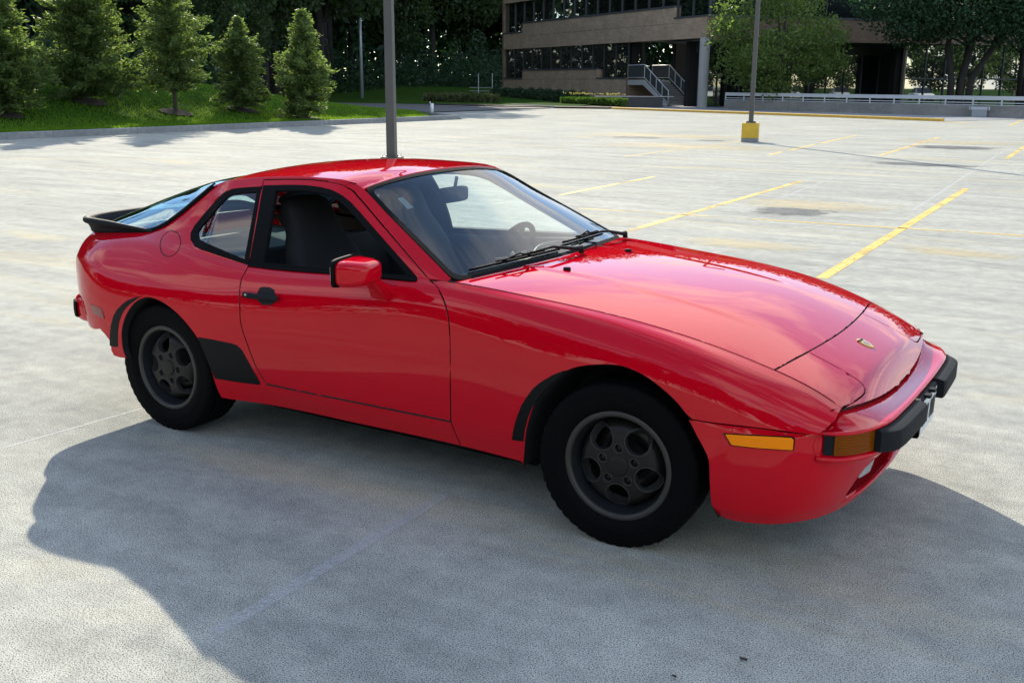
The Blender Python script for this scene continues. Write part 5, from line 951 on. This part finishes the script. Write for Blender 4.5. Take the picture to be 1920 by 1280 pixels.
def limb_tree(seed,h,cr,ch,nleaf,leaf,trunk_r=.16,lobes=26,forks=5,fork_z=.30,stems=1,spread=.6):
    """broadleaf: leaves in many small clumps round a crown ellipsoid, limbs to the clumps"""
    rng=np.random.default_rng(seed); tb=MB(); zc=h-ch*.5; C=[]
    for i in range(lobes):
        v=rng.normal(size=3); v/=np.linalg.norm(v); q=rng.uniform(.35,1.0)**.6; C.append((v[0]*cr*q,v[1]*cr*q,zc+v[2]*ch*.5*q))
    C=np.array(C); fz=h*fork_z
    for s in range(stems):
        off=np.array([rng.normal()*spread*(stems>1),rng.normal()*spread*(stems>1),0]); b0=off*.4; pts=[b0+np.array([0,0,-.15]),b0*1.1+np.array([rng.normal()*.05,rng.normal()*.05,fz*.5]),off+np.array([0,0,fz]),off*1.4+np.array([rng.normal()*.2,rng.normal()*.2,zc]),off*1.5+np.array([0,0,h*.93])]
        tb.tube(pts,[trunk_r*1.15,trunk_r,trunk_r*.85,trunk_r*.5,trunk_r*.12],9)
        for c in C[s::max(1,stems)][:forks*3]:
            st=off*1.2+np.array([0,0,rng.uniform(fz*.95,zc)]); md=(st+c)/2+np.array([0,0,rng.uniform(-.1,.25)*cr]); tb.tube([st,md,c],[trunk_r*.42,trunk_r*.25,trunk_r*.06],6,cap=False)
    per=nleaf//lobes; P=[]
    for c in C:
        rr_=cr*rng.uniform(.26,.48); v=rng.normal(size=(per,3)); v/=np.linalg.norm(v,axis=1)[:,None]; q=rng.uniform(.15,1,per)**.45; P.append(c+v*(q*rr_)[:,None]*np.array([1,1,.72]))
    return leaves(np.concatenate(P),leaf,rng),tb
def plant(name,loc,crown,tb,lm,bm,label,cat,group,rz=0,sc=1.,parts=('crown','trunk')):
    o=tag(empty(name,tuple(loc),rz),label,cat,group); o.scale=(sc,)*3 if np.isscalar(sc) else sc
    trimesh(parts[0],crown,lm,o)
    if tb is not None and tb.n: tb.out(parts[1],bm,o,True)
    return o
def gz(q,D): p=atD(q,D); p[2]=float(HZ(p[0],p[1])) if p[0]<-27 else 0.; return p
# spruces on the bank
SPR=[((5,196),33,3,4.6,1.45,'wide spruce on the bank with its low branches reaching over a mulch ring',1.0),((165,186),37,5,5.0,1.65,'broad dark spruce, the largest tree standing on the grass bank',1.0),((328,186),38,6,5.2,1.15,'slim loose tree with a bare lower trunk in a mulch ring on the bank',1.),((452,177),41,8,3.15,1.12,'small pointed spruce whose lit tip stands clear on the bank',1.),((572,177),41,9,3.7,1.22,'spruce standing at the sunlit end of the grass bank, bare trunk foot',1.)]
MULCH=mat('bark_mulch',(.035,.024,.017),rough=.95,noise=.4,nscale=9.)
for q,D,sd,h,r,lb,s in SPR:
    p=gz(q,D); low=.9 if 'slim' in lb else .30
    cr,br=spruce_mesh(sd,h*1.12,r*1.12,1.1,.19 if 'slim' not in lb else .16,low); br.tube([(0,0,-.2),(0,0,h*.5),(0,0,h*.95)],[.085,.06,.01],8)
    plant('spruce_tree',p,cr,br,LSPR,BARK,lb,'tree','spruces on the grass bank',sd)
    n=22; V=[(.62*math.cos(t)*(1+.1*math.sin(3*t)),.62*math.sin(t)*(1+.1*math.cos(2*t)),0) for t in np.linspace(0,6.283,n,endpoint=False)]
    V=[(x,y,float(HZ(p[0]+x,p[1]+y))-p[2]+.05) for x,y,_ in V]+[(0,0,.13)]; m_=mk('mulch_ring',V,[(i,(i+1)%n,n) for i in range(n)],MULCH); m_.location=tuple(p); tag(m_,'brown bark mulch ring at the foot of the '+{3:'wide spruce',5:'largest spruce',6:'slim tree',8:'small pointed spruce',9:'spruce by the sunlit grass'}[sd],'mulch','mulch rings')
# second row of young trees just behind, then the dark wood
kinds=[limb_tree(21,11,3.2,8.2,15000,.30,.17,34,5,.22),limb_tree(22,13,3.6,9.5,16000,.32,.2,38,5,.25),limb_tree(23,9.5,2.6,7.4,12000,.28,.14,28,5,.2)]
protos=[]
WL='tall dark leafy tree in the wood behind the lawn and road'
def clone(o,loc,rz,sc,label,group):
    c=copy_tree(o); c.location=tuple(loc); c.rotation_euler=(0,0,rz); c.scale=(sc,)*3; c['label']=label; c['group']=group; return c
rw=random.Random(5); spots=[]
for i in range(13): spots.append((-39.5-rw.uniform(0,4)+i*-.9,11+i*3.1+rw.uniform(-1,1)))
for i in range(15): spots.append((-47-rw.uniform(0,5)-i*1.0,8+i*4.2+rw.uniform(-1.2,1.2)))
for i in range(14): spots.append((-62-rw.uniform(0,6)-i*.8,10+i*6+rw.uniform(-2,2)))
for i in range(11): spots.append((-88+i*2.2+rw.uniform(-1.5,1.5),92+i*4.0+rw.uniform(-2,2)))
for i in range(9): spots.append((-100+i*4.5+rw.uniform(-2,2),112+i*5.0+rw.uniform(-2,2)))
for i,(x,y) in enumerate(spots):
    z=float(HZ(x,y))-.1; k=i%3; WL='leafy young tree standing close behind the spruces on the bank' if i<13 else 'tall dark tree in the second rank of the wood behind the lawn' if i<28 else 'dark tree deep in the wood behind the lawn' if i<42 else 'tall dark tree of the wood beyond the road and rail fence'; s=rw.uniform(.85,1.2)*(.85 if i<13 else 1.45 if y<60 else 2.3)
    if k>=len(protos):
        o=plant('woodland_tree',(x,y,z),kinds[k][0],kinds[k][1],LWOOD,BARKD,WL,'tree','trees of the wood behind the lawn',rw.uniform(0,6),s); protos.append(o)
    else: clone(protos[k],(x,y,z),rw.uniform(0,6.28),s,WL,'trees of the wood behind the lawn')
# undergrowth: leafy mass at the foot of the wood
n=60000; uy=NR.uniform(-5,130,n); ux=-40-.28*np.clip(uy-20,0,200)*.9-NR.uniform(0,16,n); hgt=NR.uniform(0,1,n)**1.3*(3.0+2.2*np.sin(uy*.55)*np.cos(ux*.7+1)+1.6*np.sin(uy*1.7+ux)); P=np.stack([ux,uy,HZ(ux,uy)+hgt],1)
k=~((P[:,1]>44)&(P[:,0]>-66+(0))&(P[:,1]<90)); P=P[k]; tag(trimesh('undergrowth',leaves(P,.42,NR),LDARK),'dark leafy undergrowth filling the edge of the wood','undergrowth',kind='stuff')
n=70000; P=np.stack([NR.uniform(-150,-80,n),NR.uniform(-40,190,n),NR.uniform(0,1,n)*27],1); P2=np.stack([NR.uniform(-110,10,n),NR.uniform(150,185,n),NR.uniform(0,1,n)*27],1); P=np.concatenate([P,P2[:40000]]); tag(trimesh('distant_wood',leaves(P,1.5,NR),LDARK),'dark mass of the wood farther back','wood',kind='stuff')
# courtyard trees before the right wing
p=onZ((1462,180),0)*0+np.r_[atD((1462,170),69)[:2],0]; cr,tb=limb_tree(41,8.6,3.9,7.7,22000,.23,.17,60,5,.16); plant('courtyard_tree',p,cr,tb,LTREE,BARKD,'round leafy green tree growing behind the parapet beside the lamp post','tree',None,.6)
p=np.r_[atD((1792,170),67)[:2],0]; cr,tb=limb_tree(43,9.6,6.2,5.0,34000,.26,.21,64,7,.42,4,1.15); plant('multi_stem_tree',p,cr,tb,LDARK,BARKD,'dark spreading tree with several leaning trunks before the glass wing','tree',None,1.1)
p=np.r_[atD((1915,170),70)[:2],0]; cr,tb=limb_tree(44,9.4,4.4,4.6,16000,.26,.19,36,6,.42,2,.9); plant('multi_stem_tree',p,cr,tb,LDARK,BARKD,'dark twin-trunk tree at the far end of the glass wing','tree',None,.2)
# planting bed
SHRB=leafmat('shrub_leaves',(.018,.045,.020),(.040,.075,.032),(1.2,1.4,.9),.25); FLB=leafmat('daylily_leaves',(.06,.12,.02),(.10,.17,.03),(1.4,1.5,.8),.35); PET=mat('yellow_petal',(.75,.62,.12),rough=.6); DRY=leafmat('dry_grass',(.06,.085,.03),(.11,.12,.05),(1.2,1.2,.8),.3)
def shrubV(seed,r,h,n,s):
    rng=np.random.default_rng(seed); v=rng.normal(size=(n,3)); v/=np.linalg.norm(v,axis=1)[:,None]; q=rng.uniform(.5,1,n)**.5; k=1+.22*np.sin(5*v[:,0]+seed)*np.cos(4*v[:,1]); P=v*q[:,None]*k[:,None]*np.array([r,r,h*.55]); P[:,2]=np.abs(P[:,2]+h*.45); return leaves(P,s,rng)
bed=tag(mk('planting_bed',[tuple(np.r_[atD(q,D)[:2],.10]) for q,D in(((800,190),78),((935,197),72),((1140,204),69),((1180,200),74),((1100,180),84),((940,176),96),((820,178),92))],[tuple(range(7))],MULCH),kind='structure')
sh0=None
for i in range(9):
    px=934+i*19.5; D=92-i*1.7; p=np.r_[atD((px,185),D)[:2],.08]; s=1-.02*i
    if sh0 is None: sh0=plant('shrub',p,shrubV(3,.78,1.25,2600,.16),None,SHRB,None,'rounded dark green shrub in the hedge row before the brick wall','shrub','hedge shrubs before the brick wall',0,s,('foliage','stem')); MB().tube([(0,0,-.1),(0,0,.6)],.04,6).out('stem',BARKD,sh0)
    else: clone(sh0,p,i*1.3,s,sh0['label'],sh0['group'])
dl0=None
def daylily(p,seed):
    rng=np.random.default_rng(seed); n=700; a=rng.uniform(0,6.28,n); r=rng.uniform(0,.5,n); h=rng.uniform(.2,.75,n); P=np.stack([r*np.cos(a),r*np.sin(a),h*.6],1); D=np.stack([np.cos(a)*.5,np.sin(a)*.5,np.ones(n)],1); o=plant('flower_clump',p,leaves(P,.38,rng,D=D),None,FLB,None,'low clump of bright green leaves with small yellow flowers by the planter wall','flowers','yellow flower clumps by the planter wall',0,1,('foliage','stem'))
    for k in range(4): q=np.array([rng.normal()*.25,rng.normal()*.25,.78+rng.uniform(0,.12)]); trimesh('blossom',leaves(np.tile(q,(9,1))+rng.normal(size=(9,3))*.03,.11,rng),PET,o)
    return o
for i in range(11):
    px=1064+i*9.8; p=np.r_[atD((px,196),78-i*.55)[:2],.1]
    if dl0 is None: dl0=daylily(p,7)
    else: clone(dl0,p,i*.9,1.,dl0['label'],dl0['group'])
og0=None
for i in range(8):
    p=np.r_[atD((812+i*15,184),84-i*.6)[:2],.1]
    if og0 is None:
        rng=np.random.default_rng(9); n=900; a=rng.uniform(0,6.28,n); r=rng.uniform(0,.8,n); P=np.stack([r*np.cos(a),r*np.sin(a),rng.uniform(.1,.6,n)],1); D=np.stack([np.cos(a)*.4,np.sin(a)*.4,np.ones(n)],1); og0=plant('grass_clump',p,leaves(P,.45,rng,D=D),None,DRY,None,'low tuft of pale ornamental grass at the edge of the bed','grass clump','ornamental grass tufts in the bed',0,1,('blades','stem'))
    else: clone(og0,p,i*.7,1.,og0['label'],og0['group'])
# little things by the road
q=onZ((810,212),0); rp=tag(empty('riser_pipe',(q[0],q[1],.0)),'short white riser pipe standing at the tip of the lawn','pipe'); MB().tube([(0,0,0),(0,0,.52)],.10,14).out('pipe_body',mat('white_pipe',(.7,.7,.7),rough=.4),rp,True); MB().tube([(-.12,0,.5),(-.12,0,.62)],.03,8).out('pipe_cap',MATS['white_pipe'],rp)
fp=np.r_[atD((679,180),92)[:2],.3]; lp=tag(empty('street_lamp',tuple(fp)),'thin grey lamp post beside the road in front of the wood','lamp post'); MB().tube([(0,0,-.4),(0,0,9.5)],[.16,.10],10).out('pole',GALV,lp,True); MB().box((.5,0,9.5),(.5,.12,.08)).out('lamp_head',POLEM,lp)
fa_=atD((880,168),95); fb_=atD((950,168),93); fa_[2]=fb_[2]=0; fd=fb_-fa_; fl_=np.linalg.norm(fd); fz_=float(HZ(fa_[0],fa_[1])); fo=tag(empty('rail_fence',(fa_[0],fa_[1],fz_*.6),math.atan2(fd[1],fd[0])),'low pale two-rail fence in front of the dark wood','fence')
for z in(.55,.85): MB().box((fl_/2,0,z),(fl_/2,.02,.03)).out('fence_rail',GALV,fo)
for u_ in(.25,.62): MB().tube([(fl_*u_,0,-.5),(fl_*u_,0,2.1)],.045,8).out('fence_post',GALV,fo)
# ---------- what stands behind the camera (seen in paint and glass) ----------
parapet((60,-24),(-50,-24),'concrete parapet wall along the other edge of the deck','white guard rail along the other edge of the deck')
bk=[limb_tree(61,11,3.8,9.6,9000,.45,.2,34,5,.15),limb_tree(62,12.5,4.2,11,10000,.47,.2,38,5,.15)]; bp0=[]
for i in range(26):
    x=-58+i*4.4+rw.uniform(-1.,1.); y=-30-rw.uniform(0,6); s=rw.uniform(.85,1.2); lb='dark leafy tree beyond the parapet of the other deck edge'
    if len(bp0)<2: bp0.append(plant('boundary_tree',(x,y,-.2),bk[i][0],bk[i][1],LDARK,BARK,lb,'tree','trees beyond the other parapet',i,s))
    else: clone(bp0[i%2],(x,y,-.2),rw.uniform(0,6),s,lb,'trees beyond the other parapet')

lb='sunlit green tree across the street from the glass wing'; gp='sunlit trees across the street'; st0=None
for i in range(16):
    x=30+rw.uniform(0,14)+i*.6; y=34+i*5.6+rw.uniform(-1,1)
    if st0 is None: st0=plant('street_tree',(x,y,-.2),*limb_tree(63,9.5,3.6,8.2,9000,.42,.2,34,5,.15),LBACK,BARK,lb,'tree',gp,0,1.)
    else: clone(st0,(x,y,-.2),rw.uniform(0,6),rw.uniform(.7,1.1),lb,gp)
# parked cars, seen in the glass only
CARW=mat('white_car_paint',(.72,.72,.70),rough=.3,coat=.8)
def sedan(loc,rz,label):
    o=tag(empty('parked_car',loc,rz),label,'car','parked cars across the street')
    pf=[(-2.2,.45,.80),(-2.15,.78,.84),(-1.5,.92,.86),(-.2,.95,.88),(.9,.90,.87),(1.9,.78,.84),(2.25,.60,.78),(2.3,.40,.76)]
    G=np.array([[(x,-w,.28),(x,-w*1.02,z*.65),(x,-w*.96,z*.95),(x,-w*.8,z),(x,w*.8,z),(x,w*.96,z*.95),(x,w*1.02,z*.65),(x,w,.28)] for x,z,w in pf]); b=MB().grid(G); b.add(G[0],[tuple(range(8))]); b.add(G[-1],[tuple(range(7,-1,-1))]); b.out('body',CARW,o,True)
    H=np.array([[(x,-w,.85),(x2,-w*.82,1.40),(x2,w*.82,1.40),(x,w,.85)] for x,x2,w in((-1.75,-1.1,.72),(-.6,-.6,.80),(.3,.25,.80),(1.15,.45,.74))]); b=MB().grid(H); b.add(H[0],[(0,1,2,3)]); b.add(H[-1],[(3,2,1,0)]); b.out('cabin',RG2,o); MB().grid(np.array([[(x,y*(.68-.03*abs(x+.3)),1.41+.03*(1-y*y)) for y in np.linspace(-1,1,7)] for x in np.linspace(-1.1,.45,6)])).out('roof',CARW,o,True)
    for x in(-1.35,1.4):
        for y in(-.78,.78): MB().tube([(x,y-.1,.32),(x,y+.1,.32)],.32,20).out('wheel',TYRE,o)
    return o
s0=sedan((16,44,0),2.9,'white saloon car parked across the street')
for i in range(1,8): c=copy_tree(s0); c.location=(16+rw.uniform(-1,2),44+i*5.2,0); c.rotation_euler=(0,0,2.9+rw.uniform(-.1,.1))
